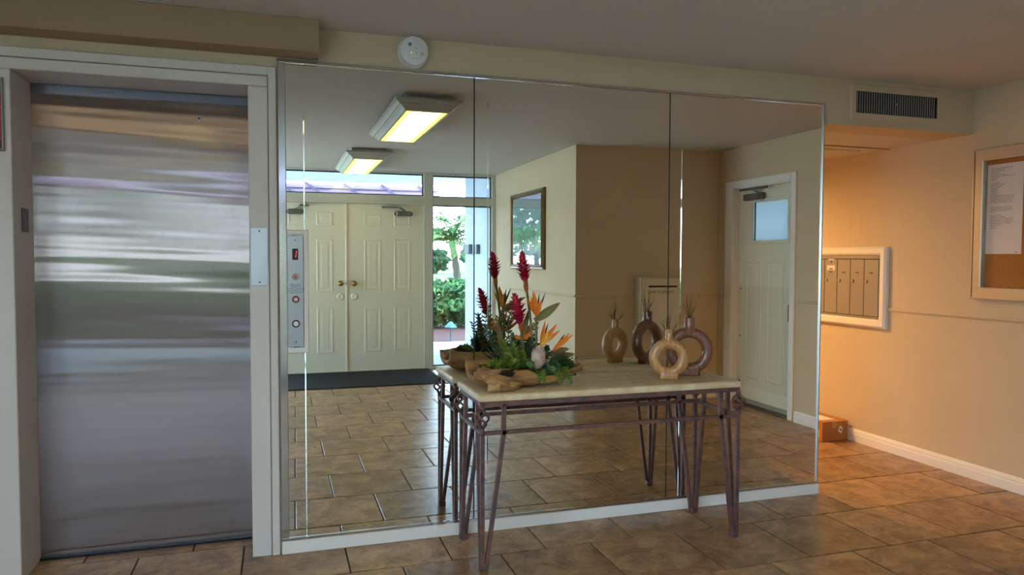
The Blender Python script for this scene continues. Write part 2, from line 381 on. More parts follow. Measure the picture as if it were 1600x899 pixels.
# brushed steel door, gently oil-canned
def steel_door_mat():
    m=bpy.data.materials.new('brushed_stainless'); m.use_nodes=True; n=m.node_tree.nodes; L=m.node_tree.links; n.clear()
    g=n.new('ShaderNodeBsdfAnisotropic'); g.distribution='BECKMANN'; g.inputs['Color'].default_value=srgb(152,142,140); g.inputs['Anisotropy'].default_value=0.9; g.inputs['Rotation'].default_value=0.25
    o=n.new('ShaderNodeOutputMaterial'); L.new(g.outputs[0],o.inputs[0])
    tg=n.new('ShaderNodeTangent'); tg.direction_type='UV_MAP'; L.new(tg.outputs[0],g.inputs['Tangent'])
    tc=n.new('ShaderNodeTexCoord'); mp=n.new('ShaderNodeMapping'); mp.inputs['Scale'].default_value=(2,1,400); L.new(tc.outputs['Object'],mp.inputs[0])
    nz=n.new('ShaderNodeTexNoise'); nz.inputs['Scale'].default_value=3; L.new(mp.outputs[0],nz.inputs['Vector'])
    mr=n.new('ShaderNodeMapRange'); mr.inputs['To Min'].default_value=0.17; mr.inputs['To Max'].default_value=0.23; L.new(nz.outputs[0],mr.inputs[0]); L.new(mr.outputs[0],g.inputs['Roughness'])
    return m
EYD=0.258
ed = thing('door_1',(-0.58,EYD,0),'brushed stainless elevator door with rippling reflections','elevator door',kind='structure')
nx,nz=36,190; x0,x1,z0,z1=-1.043,-0.127,0.012,2.105; vs=[]; fs=[]
for j in range(nz+1):
    z=z0+(z1-z0)*j/nz
    for i in range(nx+1):
        x=x0+(x1-x0)*i/nx
        amp=1.0 if z>0.9 else 0.35
        d=amp*(0.00040*math.sin(2*PI*(z*4.1+0.22*math.sin(2.6*x+1)+0.1*x))+0.00009*math.sin(2*PI*(z*8.7+0.25*math.sin(3.9*x+2)))+0.00002*math.sin(2*PI*(z*15+0.4*math.sin(3*x))))
        d+=0.0004*math.sin(2*PI*(x*0.9+0.3))+0.00007*math.sin(2*PI*(z*19+0.5*x))
        vs.append((x,EYD+d,z))
for j in range(nz):
    for i in range(nx):
        a=j*(nx+1)+i; fs.append((a,a+1,a+nx+2,a+nx+1))
m=MB(); m.add(vs,fs); sd=build('door_skin',m,steel_door_mat(),ed,smooth=True)
uv=sd.data.uv_layers.new(name='UVMap')
for lp in sd.data.loops:
    v=sd.data.vertices[lp.vertex_index].co; uv.data[lp.index].uv=(v.x,v.z)
m=MB(); m.box(-1.043,-0.127,0.2605,0.272,0.012,2.150); build('door_core',m,M_steel,ed)
m=MB(); m.bbox(-1.043,-0.127,0.252,0.268,2.106,2.151,0.002); build('top_rail',m,mat('dark_steel',srgb(120,120,130),0.3,1.0),ed)
m=MB(); m.lathe((-0.352,0.250,2.035),[(0.009,0.0),(0.009,0.006)],16,'y'); ph=build('keyhole',m,M_steel,ed)
m=MB(); m.lathe((-0.352,0.248,2.035),[(0.0055,0.0),(0.0055,0.003)],12,'y'); build('keyhole_bore',m,M_black,ed)
m=MB(); m.box(-1.043,-0.127,0.238,0.275,-0.004,0.011); struct('trim_13',m,mat('sill_dark',srgb(40,42,48),0.3,0.8),'dark metal sill under the elevator door','sill')
# strike plate
t=thing('lock_plate',(-0.085,-0.004,1.384),'steel access plate with two screws on the right elevator jamb','plate')
m=MB(); m.bbox(-0.120,-0.046,-0.0068,-0.0042,1.253,1.515,0.001); build('plate',m,M_steel,t)
for z in (1.268,1.50):
    m=MB(); m.lathe((-0.082,-0.0085,z),[(0.004,0.0),(0.004,0.0018)],10,'y'); build('screw',m,M_dark,t)
# braille plate on the left reveal
t=thing('floor_plate',(-1.043,0.141,1.54),'small dark floor-number plate on the left elevator jamb','plate')
m=MB(); m.bbox(-1.043,-1.040,0.098,0.184,1.488,1.588,0.001); build('plate',m,mat('pewter',srgb(92,90,90),0.4,0.7),t)
m=text_mb('1',0.085,(-1.0395,0.141,1.538),(0,1,0),(0,0,1)); build('numeral',m,mat('pewter_light',srgb(150,148,146),0.4,0.4),t)
# framed red sign far left
t=thing('warning_sign',(-1.15,-0.008,1.96),'red sign in a metal frame left of the elevator doorway, cut by the frame edge','sign')
m=MB(); m.frame((-1.245,-0.0085,1.812),(1,0,0),(0,0,1),(0,-1,0),0.180,0.300,0.009,0.012); build('sign_frame',m,M_steel,t)
m=MB(); m.box(-1.236,-1.074,-0.014,-0.0085,1.82,2.104); build('sign_face',m,[M_redsign],t)
m=MB(); m.box(-1.236,-1.074,-0.0155,-0.0142,2.06,2.104); build('grey_band',m,M_greyp,t)
m=MB(); m.box(-1.110,-1.078,-0.0155,-0.0142,1.824,1.862); build('black_square',m,M_black,t)
m=MB(); m.box(-1.104,-1.084,-0.0162,-0.0156,1.846,1.858); build('white_mark',m,M_plastic,t)

# call station
t=thing('call_station',(0.08,-0.005,1.22),'steel elevator call panel with red floor display and round button on the mirror edge','elevator panel')
m=MB(); m.frame((0.0375,-0.002,0.939),(1,0,0),(0,0,1),(0,-1,0),0.0955,0.569,0.026,0.013); build('surround',m,M_white,t)
for q in t.children: pass
m=MB(); m.bbox(0.0385,0.109,-0.021,-0.001,0.969,1.479,0.0015); build('plate',m,M_steel,t)
m=MB(); m.box(0.1095,0.1118,-0.013,-0.0125,0.969,1.479); build('painted_shadow_line',m,M_dark,t)  # dark strip painted in for the shadow line beside the plate
PX=0.074; PY=-0.0212
m=MB(); m.box(PX-0.014,PX+0.012,PY-0.001,PY,1.369,1.421); disp=build('display',m,M_black,t)
m=MB(); m.bar((PX+0.001,PY-0.0014,1.381),(PX+0.003,PY-0.0014,1.395),0.0028,0.0008); m.bar((PX+0.0032,PY-0.0014,1.398),(PX+0.0052,PY-0.0014,1.411),0.0028,0.0008); build('digit',m,emit('led_red',(1,0.03,0.05,1),2.2),disp)
def disc(name,z,r,mm,y=PY,x=PX,h=0.002,parent=t):
    mb=MB(); mb.lathe((x,y-h,z),[(r*0.92,0.0),(r,h*0.4),(r,h)],28,'y'); return build(name,mb,mm,parent)
ring=disc('fire_hat_light',1.292,0.0155,mat('pink_ring',srgb(168,120,112),0.4)); disc('lens',1.292,0.0125,mat('pinkish_lens',srgb(186,160,150),0.3),y=PY-0.002,h=0.001,parent=ring)
mb=MB(); mb.add([(PX-0.009,PY-0.0034,1.286),(PX+0.009,PY-0.0034,1.286),(PX+0.005,PY-0.0034,1.291),(PX+0.003,PY-0.0034,1.298),(PX-0.003,PY-0.0034,1.298),(PX-0.005,PY-0.0034,1.291)],[(0,1,2,3,4,5)]); build('hat_symbol',mb,mat('hat_brown',srgb(128,80,74),0.5),ring)
for s,z in (("FIREFIGHTERS'",1.2555),('OPERATION',1.2462),('TO RECALL ELEVATORS',1.2368),('INSERT FIRE KEY AND',1.2275),('TURN TO "ON"',1.2185)):
    build('engraved_text',text_mb(s,0.0070 if len(s)>14 else 0.0084,(PX,PY-0.0005,z),(1,0,0),(0,0,1)),M_black,t)
ring=disc('key_switch',1.188,0.0165,mat('switch_red',srgb(130,34,52),0.4)); disc('lock_face',1.188,0.0085,M_plastic,y=PY-0.002,h=0.0015,parent=ring)
mb=MB(); mb.box(PX-0.0012,PX+0.0012,PY-0.0045,PY-0.0036,1.183,1.193); build('key_slot',mb,M_redsign,ring)
ring=disc('call_button',1.076,0.0175,M_black,h=0.004); disc('button_face',1.076,0.0115,M_plastic,y=PY-0.004,h=0.002,parent=ring)
for z in (1.460,0.991): disc('screw',z,0.0032,M_dark,h=0.001)

# smoke detector
t=thing('smoke_detector',(0.622,WY,2.362),'round white smoke alarm on the wall above the mirror','smoke detector')
m=MB(); m.lathe((0.622,WY,2.362),[(0.074,0.0),(0.074,-0.014),(0.070,-0.018)],48,'y'); recalc(smooth_by_angle(build('base_ring',m,M_plastic,t)))
m=MB(); m.lathe((0.622,WY,2.362),[(0.071,-0.018),(0.0705,-0.040),(0.066,-0.052),(0.060,-0.0545),(0.0,-0.055)],48,'y'); recalc(smooth_by_angle(build('cover',m,M_plastic,t)))
m=MB(); m.lathe((0.600,-0.0435,2.388),[(0.009,0.0),(0.009,-0.0015)],20,'y'); build('sounder_grille',m,M_greyp,t)
m=MB(); m.lathe((0.606,-0.0435,2.349),[(0.003,0.0),(0.003,-0.002)],12,'y'); build('status_light',m,emit('led_green',(0.6,0.9,0.2,1),0.8),t)
m=MB(); m.box(0.618,0.640,-0.0440,-0.0436,2.371,2.3725); m.box(0.628,0.634,-0.0440,-0.0436,2.350,2.353); m.box(0.629,0.633,-0.0440,-0.0436,2.344,2.346)
for k,(a,b) in enumerate(((0.648,0.663),(0.652,0.666),(0.652,0.662))): m.box(a,b,-0.0440,-0.0436,2.351-k*0.006,2.3535-k*0.006)
m.box(0.603,0.655,-0.0440,-0.0436,2.323,2.3242); build('printed_marks',m,M_greyp,t)

# air vent
t=thing('air_vent',(3.55,WY,2.31),'dark slatted air vent grille in the bulkhead above the mailbox hall','vent')
m=MB(); m.frame((3.208,WY+0.001,2.205),(1,0,0),(0,0,1),(0,-1,0),0.695,0.208,0.040,0.010); recalc(build('vent_frame',m,M_wall,t))
m=MB(); m.box(3.245,3.862,WY-0.0015,WY-0.0005,2.243,2.375); build('backing',m,mat('vent_dark',srgb(8,8,10),0.9),t)
sl=MB(); sl.box(-0.0022,0.0022,-0.003,0.002,-0.063,0.063); sme=None
for k in range(34):
    x=3.258+k*0.01755
    if sme is None:
        o=build('slat',sl,mat('slat_grey',srgb(150,146,142),0.4,0.3),None); o.parent=t; sme=o.data
    else:
        o=bpy.data.objects.new('slat',sme); COL.objects.link(o); o.parent=t
    o.location=Vector((x,WY-0.003,2.309))-OFF[t.name]; o.rotation_euler=(0,0,0.35)
for x in (3.54,3.856):
    m=MB(); m.lathe((x,WY-0.010,2.31),[(0.005,0),(0.005,0.003)],10,'y'); build('screw',m,M_steel,t)

# hall ceiling access panel
t=thing('ceiling_hatch',(3.85,1.1,2.169),'flush ceiling access panel with a dark gap in the mailbox hall ceiling','hatch',kind='structure')
m=MB(); m.box(3.05,4.158,0.66,0.68,2.163,2.1692); build('edge_strip',m,mat('strip_tan',srgb(150,130,104),0.7),t)
m=MB(); m.box(4.005,4.030,0.80,1.75,2.1675,2.1695); build('gap',m,M_dark,t)
m=MB(); m.bbox(3.30,4.005,0.80,1.75,2.161,2.1695,0.002); build('panel',m,M_ceil,t)
# hall lamp (hidden behind the mirror wall)
t=thing('hall_lamp',(2.72,2.05,2.169),'round warm recessed ceiling lamp in the mailbox hall, hidden behind the mirror wall','lamp')
m=MB(); m.lathe((2.72,2.05,2.169),[(0.215,0),(0.26,0),(0.26,-0.022),(0.225,-0.030),(0.215,-0.022),(0.215,0)],40,cap=False); recalc(build('lamp_rim',m,M_white,t))
m=MB(); m.lathe((2.72,2.05,2.160),[(0.212,0.004),(0.212,0.0),(0.0,0.0)],40); build('lamp_lens',m,emit('warm_lamp',(1,0.58,0.22,1),HALL_POWER),t)

# ================================================================== MAILBOXES on right wall
t=thing('mailbox_unit',(X1,1.3,1.17),'grey metal wall mailboxes in a cream frame along the right wall','mailbox')
ya,yb,za,zb=0.645,1.98,0.880,1.472
m=MB(); m.frame((X1,ya,za),(0,1,0),(0,0,1),(-1,0,0),yb-ya,zb-za,0.062,0.040,bev=0.014); recalc(build('surround',m,M_white,t))
m=MB(); m.box(X1-0.012,X1,ya+0.062,yb-0.062,za+0.062,zb-0.062); build('backing',m,M_dark,t)
m=MB(); m.bbox(X1-0.030,X1-0.010,ya+0.064,yb-0.064,zb-0.088,zb-0.064,0.003); build('header_bar',m,M_mbox,t)
m=MB(); m.bbox(X1-0.024,X1-0.010,ya+0.064,yb-0.064,za+0.063,za+0.078,0.003); build('sill_bar',m,M_mbox,t)
pitchy=0.137
for k in range(8):
    y=0.718+k*pitchy
    m=MB(); m.bbox(X1-0.026,X1-0.010,y+0.003,y+pitchy-0.003,za+0.082,zb-0.092,0.002); d=build('mailbox_door',m,M_mbox,t)
    m=MB(); m.lathe((X1-0.036,y+pitchy*0.80,1.218),[(0.011,0),(0.013,0.004),(0.013,0.010)],18,'x'); build('lock',m,M_steel,d)
    m=MB()
    for q in range(4): m.box(X1-0.0265,X1-0.026,y+0.050+q*0.009,y+0.057+q*0.009,1.276,1.285)
    build('box_number',m,M_ink,d)
    m=MB(); m.bbox(X1-0.0275,X1-0.0255,y+0.04,y+0.10,1.254,1.260,0.0008); build('name_ridge',m,M_mbox,d)
    if k==3:
        m=MB(); m.box(X1-0.0268,X1-0.026,y+0.035,y+0.095,1.375,1.397); build('white_sticker',m,M_paper,d)
        m=MB(); m.box(X1-0.0268,X1-0.026,y+0.024,y+0.110,1.295,1.333); build('white_sticker',m,M_paper,d)
        m=MB(); m.box(X1-0.0272,X1-0.0268,y+0.045,y+0.085,1.301,1.309); build('sticker_print',m,M_ink,d)
        m=MB(); m.box(X1-0.0272,X1-0.026,y+0.058,y+0.070,1.352,1.368); build('keyhole',m,M_ink,d)

t.location.x -= 0.002
# bulletin board
t=thing('bulletin_board',(X1,-0.6,1.6),'cork bulletin board in an aluminium glazed case on the right wall','bulletin board')
yb0,yb1,zb0,zb1=-1.25,-0.026,1.138,2.058
m=MB(); m.frame((X1,yb0,zb0),(0,1,0),(0,0,1),(-1,0,0),yb1-yb0,zb1-zb0,0.074,0.045,bev=0.005); recalc(build('case_frame',m,M_alu,t))
m=MB(); m.box(X1-0.047,X1-0.044,-0.048,-0.043,zb0+0.01,zb1-0.01); build('hinge',m,mat('hinge_grey',srgb(90,88,86),0.5,0.5),t)
m=MB(); m.box(X1-0.008,X1-0.002,yb0+0.06,yb1-0.06,zb0+0.05,zb1-0.05); build('cork_sheet',m,M_cork,t)
m=MB(); m.box(X1-0.030,X1-0.028,yb0+0.072,yb1-0.072,zb0+0.072,zb1-0.072); build('glass_pane',m,M_cglass,t)
t=thing('notice_sheet',(X1-0.009,-0.22,1.69),'white typed notice sheet pinned inside the bulletin board','paper')
m=MB(); m.add([(X1-0.010,-0.106,1.958),(X1-0.010,-0.335,1.958),(X1-0.0095,-0.332,1.415),(X1-0.0095,-0.102,1.416)],[(0,1,2,3)]); build('sheet',m,M_paper,t)
m=MB(); z=1.935; pat=[0.8,0.5,0.5,0.3,0.5,0.85,0.2,0.2,0,0.3,0.5,0.4,0.3,0.25,0.25,0.3,0.25,0.85,0.85,0.85,0.75,0.8,0,0,0.8,0.85,0.8,0.1,0,0.4,0.55,0.85,0.8,0.85,0.75,0.4,0.25,0.2]
for i,L in enumerate(pat):
    y=-0.130; end=-0.130-0.17*L
    while y>end:
        wl=random.uniform(0.006,0.018); m.add([(X1-0.0106,y,z),(X1-0.0106,max(y-wl,end-.004),z),(X1-0.0106,max(y-wl,end-.004),z-0.0032),(X1-0.0106,y,z-0.0032)],[(0,1,2,3)]); y-=wl+0.003
    z-=0.0098
m.add([(X1-0.0103,-0.292,1.428),(X1-0.0103,-0.312,1.428),(X1-0.0103,-0.312,1.424),(X1-0.0103,-0.292,1.424)],[(0,1,2,3)])
build('typed_lines',m,M_greyp,t)['kind']='stuff'

# cardboard parcel
t=thing('parcel',(4.03,1.15,0),'small brown cardboard parcel on the floor against the right wall','box')
m=MB(); m.bbox(3.90,4.135,0.985,1.33,0.001,0.150,0.002); build('carton',m,M_card,t)
m=MB(); m.box(3.985,4.035,0.984,1.331,0.150,0.1508); m.box(3.985,4.035,0.984,0.985,0.1,0.15); build('packing_tape',m,mat('tape',srgb(196,150,96),0.25),t)
m=MB(); m.box(3.93,4.06,1.05,1.22,0.1509,0.1514); build('shipping_label',m,M_paper,t)
m=MB(); c=Vector((4.065,0.9835,0.085)); s=0.030; m.add([c+Vector((-s*0.8,0,-s*0.35)),c+Vector((0.2*s,0,-s*1.1)),c+Vector((s*0.8,0,s*0.35)),c+Vector((-0.2*s,0,s*1.1))],[(0,1,2,3)]); build('white_sticker',m,M_paper,t)
m=MB(); m.add([c+Vector((-.008,-.0006,-.003)),c+Vector((.006,-.0006,-.010)),c+Vector((.009,-.0006,.002)),c+Vector((-.005,-.0006,.009))],[(0,1,2,3)]); build('sticker_print',m,M_ink,t)
m=MB(); m.box(3.8992,3.90,1.02,1.09,0.03,0.09); build('side_label',m,M_paper,t)

# ================================================================== ENTRY WALL: frame members, doors, glazing
post=[(XL,-2.60),(-1.13,-1.05),(-0.277,-0.165),(1.712,1.824),(2.585,SX)]
m=MB(); F0,F1=DY-0.05,DY+0.05
for a,b in post: m.bbox(a,b,F0,F1,0,CZ,0.004)
m2=[(-2.60,-1.13),(-1.05,-0.277),(1.824,2.585)]
for a,b in m2: m.box(a,b,F0,F1,2.035,2.135); m.box(a,b,F0,F1,2.402,CZ); m.box(a,b,F0,F1,0,0.028)
m.box(-0.165,1.712,F0,F1,2.046,2.143); m.box(-0.165,1.712,F0,F1,2.411,CZ)
m.box(-0.165,1.712,DY-0.01,DY+0.064,2.034,2.052)
struct('wall_back', m, M_winf, 'pale painted framework of the entrance glazing', 'window wall')
wn=0
def window(x0,x1,z0,z1,lab):
    global wn; wn+=1
    t=thing('window_%d'%wn,((x0+x1)/2,DY,z0),lab,'window',kind='structure')
    m=MB(); m.frame((x0,DY-0.012,z0),(1,0,0),(0,0,1),(0,1,0),x1-x0,z1-z0,0.014,0.028); recalc(build('gasket',m,M_dark,t))
    m=MB(); m.box(x0+0.01,x1-0.01,DY-0.004,DY,z0+0.01,z1-0.01); build('glass_pane',m,M_glass,t)
window(-0.165,1.712,2.143,2.411,'wide transom window above the double doors')
window(1.824,2.585,2.135,2.402,'square transom window above the right sidelight')
window(1.824,2.585,0.028,2.035,'tall sidelight window right of the double doors')
window(-1.05,-0.277,0.028,2.035,'tall sidelight window on the other side of the double doors')
window(-1.05,-0.277,2.135,2.402,'transom window over the far sidelight')
window(-2.60,-1.13,0.028,2.035,'broad fixed window by the left wall')
window(-2.60,-1.13,2.135,2.402,'transom window over the broad fixed window')

y0,y1=DY+0.12,-3.20  # unseen left-wall window, added to let in fill daylight
wn+=1; t=thing('window_%d'%wn,(XL-0.07,(y0+y1)/2,0.1),'large fixed window added in the left wall near the entrance as daylight fill, outside the view','window',kind='structure')
m=MB(); m.frame((XL-0.085,y0,0.1),(0,1,0),(0,0,1),(1,0,0),y1-y0,2.28,0.02,0.03); recalc(build('gasket',m,M_dark,t))
m=MB(); m.box(XL-0.074,XL-0.07,y0+0.01,y1-0.01,0.11,2.37); build('glass_pane',m,M_glass,t)

def closer(door, cx, z, y, sgn):
    m=MB(); m.bbox(cx-0.09,cx+0.09,y,y+0.055,z-0.035,z+0.025,0.008); m.tube([(cx-0.11,y+0.028,z-0.006),(cx+0.11,y+0.028,z-0.006)],0.022,12); c=build('door_closer',m,M_closer,door)
    m=MB(); m.bar((cx+0.02*sgn,y+0.03,z+0.03),(cx-0.05*sgn,y+0.07,z+0.065),0.022,0.014); m.bar((cx-0.05*sgn,y+0.07,z+0.068),(cx-0.26*sgn,y+0.03,z+0.074),0.022,0.016); m.bbox(min(cx-0.26*sgn,cx-0.05*sgn),max(cx-0.26*sgn,cx-0.05*sgn),y+0.005,y+0.03,z+0.062,z+0.082,0.003); build('closer_arm',m,M_closer,c)
def leaf_door(n,x0,x1,lab,knobx,sgn,cols):
    t=thing('door_%d'%n,((x0+x1)/2,DY,0),lab,'door',kind='structure')
    y=DY+0.022
    m=MB(); m.bbox(x0+0.003,x1-0.003,DY-0.022,y,0.008,2.033,0.003); build('door_leaf',m,M_door,t)
    for cx0,cx1 in cols:
        for pz0,pz1 in ((0.236,0.782),(0.975,1.60),(1.763,1.922)):
            m=MB(); m.panel((cx1,y,pz0),(-1,0,0),(0,0,1),(0,1,0),cx1-cx0,pz1-pz0); build('panel',m,M_door,t)
    m=MB(); m.lathe((knobx,y,1.072),[(0.034,0),(0.032,0.006),(0.014,0.012),(0.012,0.035),(0.026,0.045),(0.030,0.058),(0.024,0.070),(0.0,0.073)],24,'y'); recalc(build('door_knob',m,M_brass,t,smooth=True))
    m=MB(); m.lathe((knobx,y,0.912),[(0.042,0),(0.041,0.006),(0.030,0.012),(0.024,0.010),(0,0.010)],24,'y'); recalc(build('deadbolt_rose',m,M_door,t,smooth=True))
    closer(t,1.46 if sgn>0 else 0.08,1.925,y,sgn)
    return t
leaf_door(2,0.776,1.712,'cream six-panel entrance door leaf beside the glass sidelight',0.866,1,[(0.985,1.192),(1.346,1.552)])
leaf_door(3,-0.165,0.774,'cream six-panel entrance door leaf nearer the elevator side',0.706,-1,[(-0.008,0.200),(0.428,0.622)])
m=MB(); m.bbox(0.765,0.787,DY+0.0225,DY+0.032,0.008,2.033,0.003); struct('trim_14',m,M_door,'narrow astragal strip where the two door leaves meet','strip')
m=MB(); m.box(-0.165,1.712,DY-0.05,DY+0.05,0,0.007); struct('trim_15',m,M_alu,'metal threshold under the double doors','threshold')
# doormat
t=thing('doormat',(0.75,-4.88,0),'dark charcoal doormat before the double entrance doors','mat')
m=MB(); m.bbox(-0.27,1.755,-5.415,-4.345,0.001,0.011,0.004); build('pile',m,M_mat,t)
m=MB(); m.frame((-0.29,-5.435,0.0006),(1,0,0),(0,1,0),(0,0,1),2.065,1.11,0.022,0.006); recalc(build('border',m,M_black,t))

# framed picture on entry wall
t=thing('framed_picture',(SX,-4.16,1.7),'tall glazed picture, print painted as reflected trees, in a gold-brown frame on the entry wall','picture')
py0,py1,pz0,pz1=-4.73,-3.595,1.262,2.118
m=MB()
def rr(o,z): return [(SX-z,py0+o,pz0+o),(SX-z,py1-o,pz0+o),(SX-z,py1-o,pz1-o),(SX-z,py0+o,pz1-o)]
m.loft([rr(0,0),rr(0,0.020),rr(0.008,0.034),rr(0.022,0.030),rr(0.034,0.044),rr(0.048,0.034),rr(0.056,0.018),rr(0.056,0.0)],False,False); recalc(build('frame',m,mat('gilt_brown',srgb(126,98,58),0.35,0.5,var=0.3,scale=20),t))
m=MB(); m.box(SX-0.0175,SX-0.001,py0+0.05,py1-0.05,pz0+0.05,pz1-0.05); build('mat_board',m,mat('mat_board',srgb(196,206,212),0.8),t)
# print colours stand in for the reflection in the glass: sky, trees, water
pm=bpy.data.materials.new('painted_reflection_print'); pm.use_nodes=True; n=pm.node_tree.nodes; L=pm.node_tree.links; p=n['Principled BSDF']; p.inputs['Roughness'].default_value=0.6
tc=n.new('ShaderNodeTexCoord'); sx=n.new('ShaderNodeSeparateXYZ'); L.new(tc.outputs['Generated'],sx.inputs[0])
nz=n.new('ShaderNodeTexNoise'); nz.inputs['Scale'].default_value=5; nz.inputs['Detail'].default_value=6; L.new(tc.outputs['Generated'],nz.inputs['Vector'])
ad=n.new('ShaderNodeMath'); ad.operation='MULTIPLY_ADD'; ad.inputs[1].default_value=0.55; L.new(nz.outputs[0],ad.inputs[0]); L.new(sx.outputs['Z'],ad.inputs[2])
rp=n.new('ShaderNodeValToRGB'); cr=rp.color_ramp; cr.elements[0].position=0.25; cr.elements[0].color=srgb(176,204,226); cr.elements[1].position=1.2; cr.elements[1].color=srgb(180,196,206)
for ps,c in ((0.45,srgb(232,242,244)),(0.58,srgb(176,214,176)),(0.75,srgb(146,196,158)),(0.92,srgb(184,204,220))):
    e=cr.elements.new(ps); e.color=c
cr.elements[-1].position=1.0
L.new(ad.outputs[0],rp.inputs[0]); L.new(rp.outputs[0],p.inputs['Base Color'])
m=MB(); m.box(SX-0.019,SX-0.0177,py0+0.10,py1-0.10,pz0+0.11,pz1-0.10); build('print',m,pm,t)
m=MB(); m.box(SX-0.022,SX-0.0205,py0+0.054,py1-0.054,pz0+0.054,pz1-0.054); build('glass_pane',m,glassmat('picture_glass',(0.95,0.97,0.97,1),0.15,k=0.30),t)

# mail drop box on alcove wall
t=thing('mail_drop_box',(3.44,EY,0.95),'cream metal mail drop box with a slot on the alcove wall','mail box')
D0=0.13
m=MB(); m.bbox(3.245,3.658,EY,EY+D0,0.69,1.205,0.006); build('box_body',m,mat('drop_box_paint',srgb(196,188,164),0.4),t)
m=MB(); m.bbox(3.262,3.640,EY+D0-0.001,EY+D0+0.007,0.705,1.192,0.004); build('front_panel',m,mat('drop_box_front',srgb(214,206,182),0.4),t)
m=MB(); m.box(3.325,3.565,EY+D0+0.007,EY+D0+0.0082,1.108,1.126); build('slot',m,M_black,t)
build('lettering',text_mb('DROP MAIL',0.042,(3.42,EY+D0+0.0078,1.063),(-1,0,0),(0,0,1)),M_ink,t)

# ceiling light fixtures
def lens_mat(tag_):
    m=bpy.data.materials.new('fluorescent_lens'+tag_); m.use_nodes=True; n=m.node_tree.nodes; n.clear(); L=m.node_tree.links
    tc=n.new('ShaderNodeTexCoord'); sx=n.new('ShaderNodeSeparateXYZ'); L.new(tc.outputs['Generated'],sx.inputs[0])
    a=n.new('ShaderNodeMath'); a.operation='SUBTRACT'; a.inputs[1].default_value=0.5; L.new(sx.outputs['X'],a.inputs[0])
    b=n.new('ShaderNodeMath'); b.operation='ABSOLUTE'; L.new(a.outputs[0],b.inputs[0])
    rp=n.new('ShaderNodeValToRGB'); cr=rp.color_ramp
    cr.elements[0].position=0.0; cr.elements[0].color=(0.94,0.80,0.28,1); cr.elements[1].position=0.5; cr.elements[1].color=(0.8,0.60,0.05,1)
    e=cr.elements.new(0.22); e.color=(1,0.90,0.44,1); e=cr.elements.new(0.42); e.color=(0.95,0.76,0.11,1)
    L.new(b.outputs[0],rp.inputs[0])
    em=n.new('ShaderNodeEmission'); em.inputs[1].default_value=LENS_POWER; L.new(rp.outputs[0],em.inputs[0]); o=n.new('ShaderNodeOutputMaterial'); L.new(em.outputs[0],o.inputs[0]); return m
M_lens=lens_mat('')
M_mould=mat('fixture_moulding',srgb(196,198,192),0.4)
def ceiling_light(cx,cy,lab):
    t=thing('ceiling_light',(cx,cy,CZ),lab,'ceiling light')
    hx,hy=0.133,0.64
    def R(o,z): return [(cx-hx-o,cy-hy-o,z),(cx+hx+o,cy-hy-o,z),(cx+hx+o,cy+hy+o,z),(cx-hx-o,cy+hy+o,z)]
    m=MB(); m.loft([R(-0.004,2.338),R(0.004,2.330),R(0.016,2.332),R(0.030,2.350),R(0.050,2.366),R(0.058,2.366),R(0.062,2.374),R(0.078,2.386),R(0.086,2.388),R(0.086,2.402),R(0.03,2.404)],False,False)
    recalc(build('moulding',m,M_mould,t))
    m=MB(); m.box(cx-hx-0.03,cx+hx+0.03,cy-hy-0.03,cy+hy+0.03,2.400,CZ-0.0005); build('mounting_tray',m,M_mould,t)
    m=MB(); m.box(cx-hx,cx+hx,cy-hy,cy+hy,2.334,2.338); build('lens',m,M_lens,t)
    return t
ceiling_light(0.935,-1.88,'moulded fluorescent ceiling light nearer the wall mirror')
ceiling_light(0.84,-4.34,'moulded fluorescent ceiling light nearer the entrance doors')

t=thing('added_ceiling_panel_light',(-1.45,-2.12,CZ),'broad dim warm ceiling light panel added out of view for fill, seen only as a tan band in the elevator door','ceiling light')  # panel added beyond the view as fill, placed to give the tan band
m=MB(); m.frame((-2.10,-2.62,CZ-0.0005),(1,0,0),(0,1,0),(0,0,-1),1.30,1.0,0.04,0.035); recalc(build('panel_frame',m,M_mould,t))
m=MB(); m.box(-2.06,-0.84,-2.58,-1.66,CZ-0.02,CZ-0.015); build('lens',m,emit('dim_lens',(1,0.82,0.52,1),1.5),t)
# ================================================================== SIDE DOOR in right wall
t=thing('door_4',(X1,-2.12,0),'cream exterior door with a square window in the right wall','door',kind='structure')
ya,yb=-2.545,-1.706
m=MB(); XN=X1-0.014
for a,b,c,d in ((ya-0.115,ya,0,2.12),(yb,yb+0.065,0,2.12),(ya,yb,2.055,2.12)):
    m.bbox(XN,X1+0.005,a,b,c,d,0.004)
build('casing',m,M_white,t)
m=MB(); m.box(X1,X1+0.14,ya,ya+0.012,0,2.055); m.box(X1,X1+0.14,yb-0.012,yb,0,2.055); m.box(X1,X1+0.14,ya,yb,2.043,2.055); build('jamb',m,M_white,t)
XD=X1+0.055
gy0,gy1,gz0,gz1=-2.325,-1.812,1.548,1.908
m=MB()
for a,b,c,d in ((ya+0.013,gy0,0.012,2.042),(gy1,yb-0.013,0.012,2.042),(gy0,gy1,0.012,gz0),(gy0,gy1,gz1,2.042)):
    m.box(XD,XD+0.045,a,b,c,d)
lf=build('door_leaf',m,M_door,t)
m=MB(); m.frame((XD,gy0-0.03,gz0-0.03),(0,1,0),(0,0,1),(-1,0,0),gy1-gy0+0.06,gz1-gz0+0.06,0.032,0.012); recalc(build('window_bead',m,M_door,t))
fr=bpy.data.materials.new('frosted_glass'); fr.use_nodes=True; n=fr.node_tree.nodes; n.clear(); L=fr.node_tree.links
